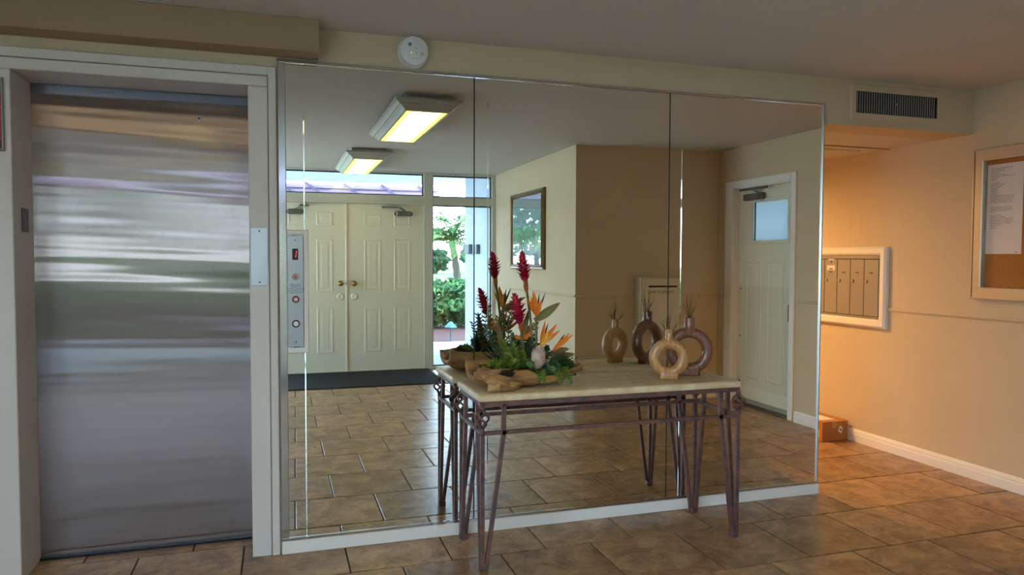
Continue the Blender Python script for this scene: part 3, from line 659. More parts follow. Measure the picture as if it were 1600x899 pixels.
tl=n.new('ShaderNodeBsdfTranslucent'); tl.inputs[0].default_value=(0.27,0.30,0.31,1); tp=n.new('ShaderNodeBsdfTransparent'); tp.inputs[0].default_value=(0.06,0.08,0.09,1); mx=n.new('ShaderNodeMixShader'); mx.inputs[0].default_value=0.35; o_=n.new('ShaderNodeOutputMaterial')
L.new(tl.outputs[0],mx.inputs[1]); L.new(tp.outputs[0],mx.inputs[2]); L.new(mx.outputs[0],o_.inputs[0])
m=MB(); m.box(XD+0.015,XD+0.02,gy0,gy1,gz0,gz1); build('glass_pane',m,fr,t)
m=MB(); m.box(XD+0.004,XD+0.014,gy0+0.028,gy0+0.036,gz0,gz1); build('glazing_bar',m,M_dark,t)
for a,b in ((-2.41,-2.175),(-2.095,-1.845)):
    for c,d in ((0.26,1.37),):
        m=MB(); m.panel((XD,b,c),(0,-1,0),(0,0,1),(-1,0,0),b-a,d-c); build('panel',m,M_door,t)
m=MB(); m.box(XD-0.010,XD-0.008,-2.50,-1.745,0.18,1.13); build('clear_guard_plate',m,glassmat('acrylic_guard',(0.985,0.985,0.97,1),0.02,k=0.0),t)
for y in (-2.475,-1.765):
    for z in (1.10,0.65,0.22):
        m=MB(); m.lathe((XD-0.014,y,z),[(0.007,0),(0.007,0.006)],10,'x'); build('bolt',m,M_dark,t)
m=MB(); m.tube([(XD-0.004,-1.752,0.83),(XD-0.035,-1.752,0.85),(XD-0.035,-1.752,0.98),(XD-0.004,-1.752,1.0)],0.008,10); build('pull_handle',m,M_steel,t)
m=MB(); m.bbox(XD-0.055,XD,-2.40,-2.13,1.925,1.985,0.008); c=build('door_closer',m,M_closer,t)
m=MB(); m.bar((XD-0.03,-2.20,1.99),(XD-0.075,-2.24,2.022),0.022,0.014); m.bbox(XD-0.085,XD-0.06,-2.42,-2.02,2.015,2.035,0.003); build('closer_arm',m,M_closer,c)
m=MB(); m.box(XD-0.004,XD-0.0005,ya+0.014,yb-0.014,0.020,0.060); build('door_sweep',m,mat('sweep_grey',srgb(150,146,130),0.6),t)

m=MB(); m.bbox(X1-0.002,X1+0.138,-2.533,-1.718,0.0,0.018,0.003); struct('trim_16',m,mat('threshold_bronze',srgb(96,88,76),0.5,0.5),'dark metal threshold added to block light under the windowed side door','threshold')  # strip added to close the light gap under the side door

# ================================================================== CONSOLE TABLE
TZ=0.782
t=thing('console_table',(1.495,-0.252,0),'iron console table with a cream stone top standing against the mirror','table')
tx0,tx1,ty0,ty1=0.825,2.163,-0.466,-0.035
m=MB()
def rrect(x0,x1,y0,y1,r,z,n=5):
    o=[]
    for cx,cy,a0 in ((x1-r,y1-r,0),(x0+r,y1-r,PI/2),(x0+r,y0+r,PI),(x1-r,y0+r,1.5*PI)):
        for i in range(n+1):
            a=a0+PI/2*i/n; o.append((cx+r*math.cos(a),cy+r*math.sin(a),z))
    return o
rs=[]
for i,z in ((0.010,0.750),(0.002,0.753),(0.0,0.760),(0.0,0.770),(0.003,0.778),(0.010,TZ)):
    rs.append(rrect(tx0+i,tx1-i,ty0+i,ty1-i,0.022,z))
m.loft(rs); smooth_by_angle(build('stone_top',m,M_stone,t),50)
# frame rails
fx0,fx1,fy0,fy1=0.846,2.150,-0.446,-0.060; B=0.018
m=MB()
for z,bz in ((0.739,0.020),(0.610,0.017)):
    m.bar((fx0,fy0,z),(fx1,fy0,z),B,bz); m.bar((fx0,fy1,z),(fx1,fy1,z),B,bz)
    m.bar((fx0,fy0,z),(fx0,fy1,z),B,bz); m.bar((fx1,fy0,z),(fx1,fy1,z),B,bz)
build('apron_rails',m,M_iron,t)
def leg_mesh(cx,cy,sx,sy):
    m=MB(); dx=0.098; dy=0.085
    m.bar((cx,cy,0.61),(cx,cy,0.004),B)                                   # corner upright
    m.bar((cx+sx*dx,cy,0.735),(cx+sx*dx,cy,0.60),B); m.bar((cx+sx*dx,cy,0.61),(cx+sx*0.017,cy,0.004),B,B)      # slanted along the front
    m.bar((cx,cy+sy*dy,0.735),(cx,cy+sy*dy,0.60),B); m.bar((cx,cy+sy*dy,0.61),(cx,cy+sy*0.017,0.004),B,B)      # slanted along the side
    m.bbox(min(cx-sx*0.010,cx+sx*0.028),max(cx-sx*0.010,cx+sx*0.028),min(cy-sy*0.010,cy+sy*0.028),max(cy-sy*0.010,cy+sy*0.028),0.0,0.030,0.003)
    return m
def knot_mesh(cx,cy,sx,sy):
    m=MB(); ox,oy=cx-sx*0.002,cy-sy*0.002
    for k in range(4):
        pts=[]
        for i in range(13):
            q=i/12; a=k*PI/2+q*PI*0.9; r=0.004+0.026*math.sin(PI*q)**0.85
            pts.append((ox+r*math.cos(a),oy+r*math.sin(a),0.715-0.080*q))
        m.tube(pts,0.0055,6)
    m.tube([(cx,cy,0.735),(ox,oy,0.712)],0.011,8); m.tube([(ox,oy,0.638),(cx,cy,0.60)],0.011,8)
    return m
for cx,cy,sx,sy in ((fx0,fy0,1,1),(fx1,fy0,-1,1),(fx0,fy1,1,-1),(fx1,fy1,-1,-1)):
    l=build('leg',leg_mesh(cx,cy,sx,sy),M_iron,t)
    build('twisted_knot',knot_mesh(cx,cy,sx,sy),M_iron,l,smooth=True)

# ================================================================== VASES
def ring_vase(cx,cy,R,tube_r,ty,neck_r,neck_top,base_w,label,m_,name_rz):
    """upright doughnut vase; R = ring centreline radius, ring centre above a block foot"""
    zc=TZ+0.007+R+tube_r
    t=thing('ring_vase',(cx,cy,TZ),label,'vase')
    c,s=math.cos(name_rz),math.sin(name_rz)
    W=lambda x,y,z:(cx+c*x-s*y,cy+s*x+c*y,z)
    m=MB(); n1,n2=44,16; vs=[]; fs=[]
    for i in range(n1):
        a=2*PI*i/n1
        for j in range(n2):
            b=2*PI*j/n2; cb,sb=math.cos(b),math.sin(b)
            e=0.8; q=lambda v:math.copysign(abs(v)**e,v)
            r=R+tube_r*q(cb); vs.append(W(r*math.cos(a),ty*q(sb),zc+r*math.sin(a)))
    for i in range(n1):
        for j in range(n2): fs.append((i*n2+j,((i+1)%n1)*n2+j,((i+1)%n1)*n2+(j+1)%n2,i*n2+(j+1)%n2))
    m.add(vs,fs); build('ring_body',m,m_,t,smooth=True)
    zt=zc+R+tube_r
    m=MB(); m.lathe((cx,cy,0),[(neck_r*1.5,zt-tube_r*0.9),(neck_r*1.08,zt-0.004),(neck_r,zt+0.012),(neck_r,neck_top-0.002),(neck_r*0.92,neck_top),(neck_r*0.6,neck_top),(neck_r*0.55,neck_top-0.02)],24); smooth_by_angle(build('neck',m,m_,t))
    m=MB(); zz=TZ+0.0005; rs=[]
    for z,w_,d_ in ((zz,base_w*0.96,ty*0.9),(zz+0.003,base_w,ty),(zz+0.030,base_w*1.02,ty),(zz+0.012+tube_r,base_w*1.12,ty*0.9)):
        rs.append([W(*p) for p in rrect(-w_,w_,-d_,d_,min(d_*0.6,0.02),z,4)])
    m.loft(rs); smooth_by_angle(build('foot',m,m_,t))
    return t
def twigs(t,cx,cy,z0,tips):
    for tp in tips:
        a=Vector((cx,cy,z0-0.03)); b=Vector(tp); mid=a.lerp(b,0.5)+Vector((random.uniform(-.008,.008),random.uniform(-.006,.006),0)); q=a.lerp(b,0.8)+Vector((random.uniform(-.006,.006),0,0))
        m=MB(); m.tube([a,mid,q,b],[0.0022,0.0018,0.0014,0.0008],5)
        m.tube([mid,mid.lerp(b,0.5)+Vector((0.014*random.choice((-1,1)),0.005,0.008))],[0.0014,0.0007],4); build('twig',m,M_twig,t)
v1=ring_vase(1.845,-0.305,0.0710,0.0272,0.027,0.0190,1.032,0.048,'smaller light-wood ring vase standing in front on the console table',M_oak,-0.42)
twigs(v1,1.845,-0.305,1.032,[(1.842,-0.300,1.139),(1.806,-0.303,1.080),(1.896,-0.306,1.070),(1.828,-0.30,1.09),(1.853,-0.31,1.095)])
v2=ring_vase(2.007,-0.225,0.0930,0.0275,0.029,0.0275,1.080,0.056,'larger red-brown wooden ring vase standing behind the light-wood one',M_walnut,-0.42)
twigs(v2,2.007,-0.225,1.080,[(1.968,-0.222,1.167),(1.988,-0.228,1.196),(2.020,-0.22,1.206),(2.049,-0.225,1.158),(2.03,-0.23,1.13)])

# ================================================================== DRIFTWOOD TROUGH
t=thing('driftwood_trough',(1.11,-0.25,TZ),'hollow driftwood log trough holding the tropical flowers on the console table','planter')
def interp(s,tab):
    for (a,va),(b,vb) in zip(tab,tab[1:]):
        if s<=b: q=(s-a)/(b-a); q=q*q*(3-2*q); return va+(vb-va)*q
    return tab[-1][1]
def wob(x,y,k): return math.sin(x*31+y*17+k)*0.5+math.sin(x*57-y*41+k*2.1)*0.3+math.sin(x*113+y*83+k*0.7)*0.2
m=MB(); rings=[]; NS=46
for i in range(NS+1):
    s=i/NS; x=0.838+0.565*s
    yc=interp(s,[(0,-0.270),(0.5,-0.262),(1,-0.235)]); hw=interp(s,[(0,0.120),(0.15,0.142),(0.35,0.135),(0.6,0.112),(0.85,0.072),(1,0.030)])
    zb=interp(s,[(0,0.815),(0.12,0.784),(0.5,0.784),(0.75,0.790),(1,0.832)]); ztf=interp(s,[(0,0.880),(0.2,0.884),(0.4,0.872),(0.55,0.838),(0.75,0.836),(0.9,0.858),(1,0.862)]); ztb=interp(s,[(0,0.895),(0.4,0.890),(0.7,0.868),(1,0.866)])
    ring=[]; K=12; th=0.016
    for k in range(K+1):       # outer skin, front rim -> back rim
        a=PI*k/K; yy=-math.cos(a); zz=math.sin(a)
        top=ztf if k<=K/2 else ztb
        y=yc+hw*(yy if abs(yy)<0.99 else yy); z=top-(top-zb)*zz**0.75
        d=0.008*wob(x*1.3,k*0.33,1.0); ring.append((x+0.010*wob(k*.5,x,3)*(1 if i in (0,NS) else 0), y+d*math.cos(a)*-1, max(z+d*0.8,TZ+0.001)))
    for k in range(K,-1,-1):
        a=PI*k/K; yy=-math.cos(a); zz=math.sin(a); top=ztf if k<=K/2 else ztb
        h2=max(hw-th,0.006); zb2=min(zb+0.022,top-0.004)
        ring.append((x, yc+h2*yy, top+0.001-(top-zb2)*zz**0.75))
    rings.append(ring)
m.loft(rings); o=recalc(build('trough',m,M_drift,t,smooth=True))
# burl lump with hollow
def blob(c,r,seed,n1=14,n2=20,amp=0.18):
    m=MB(); vs=[]; fs=[]
    for i in range(n1+1):
        a=PI*i/n1
        for j in range(n2):
            b=2*PI*j/n2; d=Vector((math.sin(a)*math.cos(b),math.sin(a)*math.sin(b),math.cos(a)))
            k=1+amp*(math.sin(d.x*5+seed)*math.sin(d.y*6+seed*2)+0.6*math.sin(d.z*9+d.x*7+seed)); p=Vector(c)+Vector((d.x*r[0],d.y*r[1],d.z*r[2]))*k
            vs.append((p.x,p.y,max(p.z,TZ+0.0012)))
    for i in range(n1):
        for j in range(n2): fs.append((i*n2+j,i*n2+(j+1)%n2,(i+1)*n2+(j+1)%n2,(i+1)*n2+j))
    m.add(vs,fs); return m
b=build('burl',blob((0.935,-0.385,0.828),(0.062,0.048,0.046),1.3),M_drift,t,smooth=True); recalc(b)
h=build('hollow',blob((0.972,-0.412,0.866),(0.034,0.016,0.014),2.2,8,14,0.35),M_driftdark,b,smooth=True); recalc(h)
recalc(build('burl',blob((0.880,-0.345,0.850),(0.045,0.055,0.034),4.1),M_drift,t,smooth=True))
recalc(build('knot',blob((0.905,-0.425,0.808),(0.030,0.016,0.018),5.0,8,14,0.3),mat('driftwood_pale',srgb(206,168,116),0.6,var=0.25,scale=30),t,smooth=True))
recalc(build('burl',blob((0.985,-0.408,0.812),(0.050,0.018,0.024),0.4,10,16,0.3),M_drift,t,smooth=True))
# moss bed inside
m=MB()
for i in range(2600):
    s=random.random(); x=0.90+0.46*s; hw=0.105*(1-s*0.65); y=-0.262+0.02*s+random.uniform(-hw,hw); z=0.845+random.uniform(-0.02,0.028)-0.012*s
    d=Vector((random.uniform(-1,1),random.uniform(-1,1),random.uniform(0.1,1))).normalized(); L=random.uniform(0.012,0.026); w_=0.004
    sd=d.cross(Vector((random.random(),random.random(),1))).normalized()*w_; p=Vector((x,y,z))
    m.add([p-sd,p+sd,p+d*L],[(0,1,2)])
tag(build('moss',m,M_leafd,None),'dark green moss bed filling the driftwood trough','moss',kind='stuff')

# ================================================================== FLOWERS (each stem a thing)
def bez(pts,n=10):
    P=[Vector(p) for p in pts]; out=[]
    for i in range(n+1):
        q=i/n; Q=P[:]
        while len(Q)>1: Q=[a.lerp(b,q) for a,b in zip(Q,Q[1:])]
        out.append(Q[0])
    return out
def ginger(root,base,tip,rad,label,sheath_len,lean=(0,0,0)):
    t=thing('red_ginger',root,label,'flower','red ginger flowers')
    R,Bs,Tp=Vector(root),Vector(base),Vector(tip); ax=(Tp-Bs); L=ax.length; d=ax/L
    m=MB(); m.tube(bez([R,R.lerp(Bs,0.5)+Vector(lean),Bs]),[0.0065]*11,8); build('stem',m,M_stem,t,smooth=True)
    u=d.cross(Vector((0,1,0))).normalized(); v=d.cross(u)
    m=MB(); N=54
    m.tube([Bs,Bs.lerp(Tp,0.15),Bs.lerp(Tp,0.55),Bs.lerp(Tp,0.85),Bs.lerp(Tp,0.97)],[0.007,0.015,0.019,0.012,0.003],10)
    for i in range(N):
        q=i/(N-1); a=i*2.39996; prof=min(1.0,0.55+1.4*q)*(1.0 if q<0.6 else max(0.18,1-(q-0.6)*2.0))
        o=(u*math.cos(a)+v*math.sin(a)); p=Bs+ax*(0.02+0.82*q)
        e=p+o*rad*prof+d*(0.030-0.004*q); m.leaf(p+o*0.008*prof,e,0.024*(1-0.35*q),nrm=-o+d*0.5,fold=0.45,bend=-0.12,seg=4,shape=0.42)
    build('flower_head',m,M_red,t,smooth=True)
    m=MB()
    for k in range(3):
        a=k*2.1; o=u*math.cos(a)+v*math.sin(a); p=Bs-d*sheath_len
        m.leaf(p+o*0.003,Bs+d*0.045+o*0.016,0.024,nrm=o,fold=-0.5,seg=5)
    build('sheath',m,M_sheath,t,smooth=True); return t
ginger((1.150,-0.255,0.86),(1.109,-0.252,1.262),(1.0905,-0.245,1.418),0.040,'taller upright red ginger flower standing highest in the arrangement',0.055,(0.015,0,0))
ginger((1.108,-0.265,0.86),(1.074,-0.288,1.066),(1.031,-0.317,1.225),0.043,'shorter leaning red ginger flower at the middle of the arrangement',0.05)
def bird(root,base,petals,tongue,spathe,label,name='bird_of_paradise'):
    t=thing(name,root,label,'flower','bird of paradise flowers')
    R,Bs=Vector(root),Vector(base)
    m=MB(); m.tube(bez([R,R.lerp(Bs,0.5)+Vector((0.004,0.01,0)),Bs]),[0.0065]*10+[0.008],8); build('stem',m,M_stem,t,smooth=True)
    for p,w_,c in petals:
        m=MB(); m.leaf(Bs,p,w_,nrm=(0,-1,0.1),fold=0.35,bend=0.03,seg=6,shape=0.38); build('petal',m,M_orange if c=='o' else M_yellow,t,smooth=True)
    for p in tongue:
        m=MB(); m.leaf(Bs,p,0.009,nrm=(0.3,-1,0),fold=0.6,seg=4,shape=0.6); build('blue_tongue',m,M_blue,t,smooth=True)
    if spathe:
        a,b,w_=spathe; m=MB(); m.leaf(a,b,w_,nrm=(0,-1,0.4),fold=0.7,bend=-0.04,seg=7,shape=0.35); build('spathe',m,M_spathe,t,smooth=True)
    return t
bird((1.160,-0.262,0.86),(1.157,-0.27,1.108),[((1.138,-0.275,1.232),0.028,'o'),((1.108,-0.265,1.198),0.020,'o'),((1.180,-0.275,1.185),0.024,'o'),((1.128,-0.262,1.205),0.018,'y'),((1.160,-0.26,1.195),0.022,'y')],[(1.203,-0.27,1.222),(1.174,-0.262,1.218)],((1.148,-0.275,1.082),(1.284,-0.262,1.172),0.042),'highest orange bird of paradise with a long green beak pointing right')
bird((1.168,-0.28,0.86),(1.168,-0.30,0.972),[((1.188,-0.305,1.092),0.020,'o'),((1.250,-0.30,1.074),0.022,'o'),((1.270,-0.295,1.042),0.020,'o'),((1.205,-0.31,1.045),0.022,'y'),((1.225,-0.305,1.020),0.022,'y')],[(1.209,-0.295,1.078)],None,'orange bird of paradise with spread petals above the protea')
bird((1.235,-0.262,0.84),(1.243,-0.26,0.938),[((1.352,-0.26,1.018),0.020,'o'),((1.336,-0.255,1.024),0.020,'o'),((1.318,-0.265,0.995),0.020,'o'),((1.300,-0.262,0.985),0.018,'y')],[(1.311,-0.255,1.022)],((1.25,-0.255,0.932),(1.345,-0.23,0.942),0.03),'lowest orange bird of paradise at the right end of the trough')
bird((1.112,-0.25,0.86),(1.095,-0.250,1.000),[((1.090,-0.255,1.058),0.020,'o'),((1.150,-0.25,1.028),0.022,'o'),((1.160,-0.245,1.010),0.020,'o'),((1.045,-0.24,1.015),0.018,'o')],[],None,'small half-hidden orange bird of paradise behind the leaning ginger stem')
# protea
t=thing('protea',(1.135,-0.34,0.85),'cream and mauve protea bud at the front of the arrangement','flower')
m=MB(); m.tube([(1.13,-0.33,0.83),(1.136,-0.34,0.89)],0.008,8); build('stem',m,M_stem,t)
m=MB(); c=Vector((1.138,-0.34,0.872)); ax=Vector((0.09,-0.05,1)).normalized(); u=ax.cross(Vector((0,1,0))).normalized(); v=ax.cross(u)
m.tube([c,c+ax*0.035,c+ax*0.075,c+ax*0.108],[0.016,0.032,0.027,0.006],14)
for k in range(64):
    q=k/63; a=k*2.39996; o=u*math.cos(a)+v*math.sin(a); p=c+ax*(0.004+0.058*q)+o*(0.020+0.014*math.sin(PI*q))
    e=p+ax*(0.056-0.010*q)+o*(0.002-0.020*q); m.leaf(p,e,0.015,nrm=o,fold=-0.4,bend=0.12,seg=4,shape=0.5)
build('bracts',m,M_protea,t,smooth=True)

def frond(root,tip,sag,w_,n,label,m_,lw=0.006,ll=0.03,group='fern fronds'):
    t=thing('fern_frond',root,label,'foliage',group)
    R,Tp=Vector(root),Vector(tip); path=bez([R,R.lerp(Tp,0.55)+Vector((0,0,sag)),Tp],n)
    m=MB(); m.tube(path,[0.0022*(1-i/len(path))+0.0006 for i in range(len(path))],5); build('stem',m,M_stem,t)
    m=MB(); dd=(Tp-R).normalized(); s1=dd.cross(Vector((0.1,-1,0.2))).normalized(); s2=dd.cross(s1)
    for i,p in enumerate(path[1:]):
        q=(i+1)/n; L=ll*(1.05-0.75*q)
        for k in range(6):
            a=k*PI/3+i*0.7; o=s1*math.cos(a)*1.0+s2*math.sin(a)*0.8
            e=p+o*L*random.uniform(.7,1.1)+dd*L*0.55+Vector((0,0,random.uniform(-.004,.006))); m.leaf(p,e,lw,nrm=(0,-0.6,1),fold=0.2,seg=3)
    build('leaflets',m,m_,t); return t
LG,LD,LB=M_leafg,M_leafd,M_leafb
fr_specs=[((1.05,-0.29,0.86),(1.028,-0.30,0.985),0.02,LG),((1.04,-0.30,0.86),(0.995,-0.31,0.935),0.02,LG),((1.07,-0.31,0.86),(1.060,-0.34,0.95),0.02,LG),((1.02,-0.28,0.86),(1.000,-0.24,0.99),0.03,LG),
 ((1.06,-0.27,0.86),(1.045,-0.25,1.02),0.02,LD),((1.08,-0.30,0.86),(1.075,-0.33,0.925),0.03,LG),((1.10,-0.27,0.86),(1.115,-0.27,0.98),0.01,LD),((1.03,-0.33,0.86),(1.015,-0.37,0.905),0.02,LG),
 ((1.13,-0.27,0.86),(1.130,-0.26,1.0),0.01,LD),((1.20,-0.25,0.85),(1.225,-0.24,0.955),0.02,LD),((1.22,-0.29,0.85),(1.265,-0.31,0.905),0.02,LD),((1.25,-0.26,0.85),(1.315,-0.27,0.895),0.03,LD),
 ((1.21,-0.31,0.85),(1.235,-0.355,0.88),0.02,LB),((1.27,-0.25,0.85),(1.35,-0.25,0.872),0.03,LD),((1.26,-0.28,0.85),(1.30,-0.355,0.800),0.05,LG),((1.22,-0.29,0.85),(1.245,-0.37,0.806),0.05,LG),
 ((1.10,-0.32,0.85),(1.105,-0.36,0.90),0.02,LB),((1.13,-0.33,0.84),(1.150,-0.405,0.815),0.05,LG),((1.00,-0.30,0.86),(0.940,-0.345,0.885),0.03,LG),((0.99,-0.26,0.86),(0.915,-0.31,0.892),0.03,LG),((1.17,-0.31,0.85),(1.185,-0.36,0.87),0.02,LB),((1.03,-0.25,0.86),(0.985,-0.21,0.96),0.02,LD)]
kinds={id(LG):'yellow-green feathery fern frond tucked into the driftwood trough',id(LD):'dark green feathery fern frond tucked into the driftwood trough',id(LB):'grey-green feathery fern frond low beside the protea'}
for r,tp,sg,mm in fr_specs: frond(r,tp,sg,0.02,12,kinds[id(mm)],mm,lw=0.009,ll=0.042,group=kinds[id(mm)].split(' feathery')[0]+' fern fronds')
# eucalyptus sprays
def spray(root,tip,label):
    t=thing('leafy_spray',root,label,'foliage','leafy sprays at the back of the trough')
    R,Tp=Vector(root),Vector(tip); path=bez([R,R.lerp(Tp,0.5)+Vector((0,0.01,0.02)),Tp],9); m=MB(); m.tube(path,0.0016,5); build('stem',m,M_twig,t)
    m=MB()
    for i,p in enumerate(path[2:]):
        for sg in (-1,1): m.leaf(p,p+Vector((0.020*sg,random.uniform(-.01,.01),0.016)),0.009,nrm=(0,-1,0.2),seg=3)
    build('leaves',m,M_leafd,t)
for tp in ((0.985,-0.15,1.08),(1.015,-0.13,1.09),(0.955,-0.13,1.04),(1.045,-0.16,1.12),(1.19,-0.2,1.10)):
    spray((tp[0]*0.6+1.08*0.4,-0.2,0.87),tp,'thin dark leafy spray rising at the back of the arrangement')
# dark grass blades toward the mirror
t=thing('grass_spray',(1.02,-0.23,0.86),'fan of dark narrow grass blades at the left back of the arrangement','foliage')
for k,(x,y,z) in enumerate(((0.925,-0.045,0.955),(0.920,-0.050,0.940),(0.915,-0.055,0.972),(0.945,-0.040,0.985),(0.905,-0.075,0.925),(0.930,-0.09,0.905),(0.950,-0.05,1.00))):
    m=MB(); m.leaf((1.035-0.004*k,-0.24,0.862),(x,y,z),0.010,nrm=(0,-0.3,1),fold=0.4,bend=0.10,seg=7,shape=0.3); build('blade',m,M_blade,t,smooth=True)
# broad pointed leaves
def broad(a,b,w_,lab,nrm=(0,-0.7,1)):
    t=thing('broad_leaf',a,lab,'foliage'); m=MB(); m.leaf(a,b,w_,nrm=nrm,fold=0.3,bend=0.05,seg=8,shape=0.4); build('blade',m,M_spathe,t,smooth=True)
    m=MB(); m.tube([Vector(a)+Vector((-0.03,0,-0.03)),a],0.004,6); build('stalk',m,M_stem,t)
broad((1.255,-0.225,0.893),(1.385,-0.20,0.906),0.048,'broad olive leaf pointing right at the end of the trough')
broad((1.235,-0.21,0.905),(1.340,-0.19,0.935),0.04,'shadowed olive leaf behind the lowest bird of paradise')
broad((1.02,-0.19,0.90),(0.985,-0.16,1.10),0.032,'narrow upright olive leaf at the back left of the arrangement',(0.3,-1,0))
broad((1.10,-0.2,0.96),(1.145,-0.19,1.14),0.03,'upright olive leaf behind the tall ginger stem',(0,-1,0))
# rosettes
def rosette(c,r,lab):
    t=thing('succulent_rosette',c,lab,'foliage','green succulent rosettes'); c=Vector(c); m=MB(); ax=Vector((0,-0.8,0.6)).normalized(); u=Vector((1,0,0)); v=ax.cross(u)
    for k in range(22):
        q=k/21; a=k*2.39996; o=u*math.cos(a)+v*math.sin(a); m.leaf(c+o*0.001,c+o*r*(1-0.75*q)+ax*(0.004+0.014*q),0.011*(1-0.3*q),nrm=ax,fold=0.5,seg=3,shape=0.6)
    build('leaves',m,mat('rosette_green',srgb(150,178,96),0.5,col2=srgb(110,150,90),scale=20),t,smooth=True)
    m=MB(); m.tube([c-ax*0.03,c],0.004,6); build('stalk',m,M_stem,t)
rosette((1.089,-0.37,0.889),0.021,'pale green succulent rosette left of the protea'); rosette((1.209,-0.35,0.864),0.021,'pale green succulent rosette right of the protea'); rosette((1.133,-0.40,0.829),0.019,'pale green succulent rosette hanging over the trough rim')
# curly stick
t=thing('curly_stick',(1.33,-0.21,0.86),'thin dark curly stick at the right end of the trough','twig')
m=MB(); m.tube([(1.30,-0.22,0.868),(1.34,-0.205,0.872),(1.365,-0.21,0.892),(1.385,-0.20,0.884),(1.398,-0.205,0.868)],[0.003,0.0025,0.0025,0.002,0.0015],6); build('stick',m,M_twig,t)
m=MB(); m.tube([(1.365,-0.21,0.892),(1.372,-0.20,0.905)],[0.002,0.001],5); m.tube([(1.385,-0.20,0.884),(1.398,-0.20,0.896)],[0.002,0.001],5); build('side_twigs',m,M_twig,t)

# ================================================================== OUTSIDE
GZ=-0.05
M_conc=mat('porch_concrete',srgb(176,174,168),0.8,var=0.1,scale=5)
m=MB(); m.box(-9,9,-8.35,DY-0.05,-0.25,GZ+0.04); struct('porch_floor',m,M_conc,'pale concrete porch slab outside the entrance doors','porch')
m=MB(); m.box(-14,16,-14.5,-8.35,-0.3,GZ-0.01); tag(build('mulch_bed',m,mat('mulch',srgb(84,46,40),0.95,col2=srgb(48,28,26),scale=40,bump=0.8,bscale=90)),'red-brown mulch bed under the hedge outside','mulch',kind='structure')
m=MB(); m.box(-60,80,-34,-14.5,-0.3,GZ-0.02); tag(build('lawn',m,mat('lawn_grass',srgb(92,116,54),0.9,col2=srgb(68,96,40),scale=6)),'sunny green lawn beyond the hedge','lawn',kind='structure')
m=MB(); m.box(-60,80,-46,-34,-0.3,GZ-0.03); tag(build('road',m,mat('asphalt',srgb(140,138,134),0.9,var=0.1,scale=4)),'pale sunlit road beyond the lawn','road',kind='structure')
m=MB(); m.box(-90,120,-140,-46,-0.3,GZ-0.04); tag(build('far_verge',m,MATS['lawn_grass']),'grass verge on the far side of the road','verge',kind='structure')
M_porch=mat('porch_white',srgb(240,243,246),0.7)
m=MB(); m.box(-6,2.85,-8.15,DY-0.10,2.55,2.62); struct('porch_ceiling',m,M_porch,'white ceiling of the entrance porch','ceiling')
m=MB(); m.box(2.60,2.85,-6.886,DY-0.10,-0.01,2.55); struct('wall_porch', m, mat('porch_white_shaded',srgb(186,198,212),0.8),'white side wall of the porch beyond the sidelight','wall')  # white wall paint, blued and darkened to carry the porch shade
t=thing('key_box',(2.60,-6.55,1.5),'small grey key box on the white porch wall beyond the sidelight','box')
m=MB(); m.bbox(2.545,2.60,-6.74,-6.47,1.44,1.575,0.006); build('housing',m,mat('key_box_grey',srgb(96,104,116),0.5),t)
m=MB(); m.tube([(2.57,-6.80,1.45),(2.57,-6.86,1.50),(2.57,-6.80,1.56)],0.012,6); build('shackle',m,MATS['key_box_grey'],t)
M_mauve=mat('mauve_paint',srgb(200,166,200),0.7)
t=thing('porch_beam',(0,-8.25,2.4),'mauve slatted beam along the outer edge of the porch','beam',kind='structure')
m=MB(); m.box(-6,2.50,-8.30,-8.22,2.462,2.545); build('upper_board',m,M_mauve,t)
m=MB(); m.box(-6,2.50,-8.30,-8.22,2.375,2.432); build('lower_board',m,M_mauve,t)
m=MB(); m.box(-6,2.50,-8.33,-8.30,2.36,2.55); build('fascia',m,mat('pale_lilac',srgb(226,222,238),0.7),t)
for k in range(14):
    x=-5.4+k*0.58; m=MB(); m.bar((x,-8.20,2.54),(x+0.22,-8.20,2.38),0.022,0.03); build('brace',m,mat('brace_grey',srgb(140,126,158),0.7),t)
# porch posts
for x in (-3.2,):
    t=thing('porch_post',(x,-8.26,0),'white square porch post outside the broad window','post'); m=MB(); m.bbox(x-0.07,x+0.07,-8.32,-8.20,GZ+0.04,2.375,0.005); build('shaft',m,M_porch,t); m=MB(); m.bbox(x-0.10,x+0.10,-8.35,-8.17,GZ+0.04,0.12,0.006); build('plinth',m,M_porch,t)

def leafcloud(c,r,n,size,seed,flat=0.15):
    rg=np.random.default_rng(seed); d=rg.normal(size=(n,3)); d/=np.linalg.norm(d,axis=1)[:,None]
    k=1+flat*np.sin(d[:,0]*6+seed)*np.sin(d[:,1]*5+seed*2)+flat*np.sin(d[:,2]*8+seed); rad=(rg.uniform(0.35,1,size=n)**0.35)*k
    p=np.array(c)+d*rad[:,None]*np.array(r)
    a=rg.normal(size=(n,3)); a/=np.linalg.norm(a,axis=1)[:,None]; b=np.cross(a,rg.normal(size=(n,3))); b/=np.linalg.norm(b,axis=1)[:,None]
    s=size*rg.uniform(0.6,1.3,size=n)[:,None]
    V=np.stack([p-a*s,p+b*s*0.45,p+a*s,p-b*s*0.45],1).reshape(-1,3)
    mb=MB(); mb.v=[tuple(q) for q in V]; mb.f=[(4*i,4*i+1,4*i+2,4*i+3) for i in range(n)]; mb.m=[0]*n; return mb
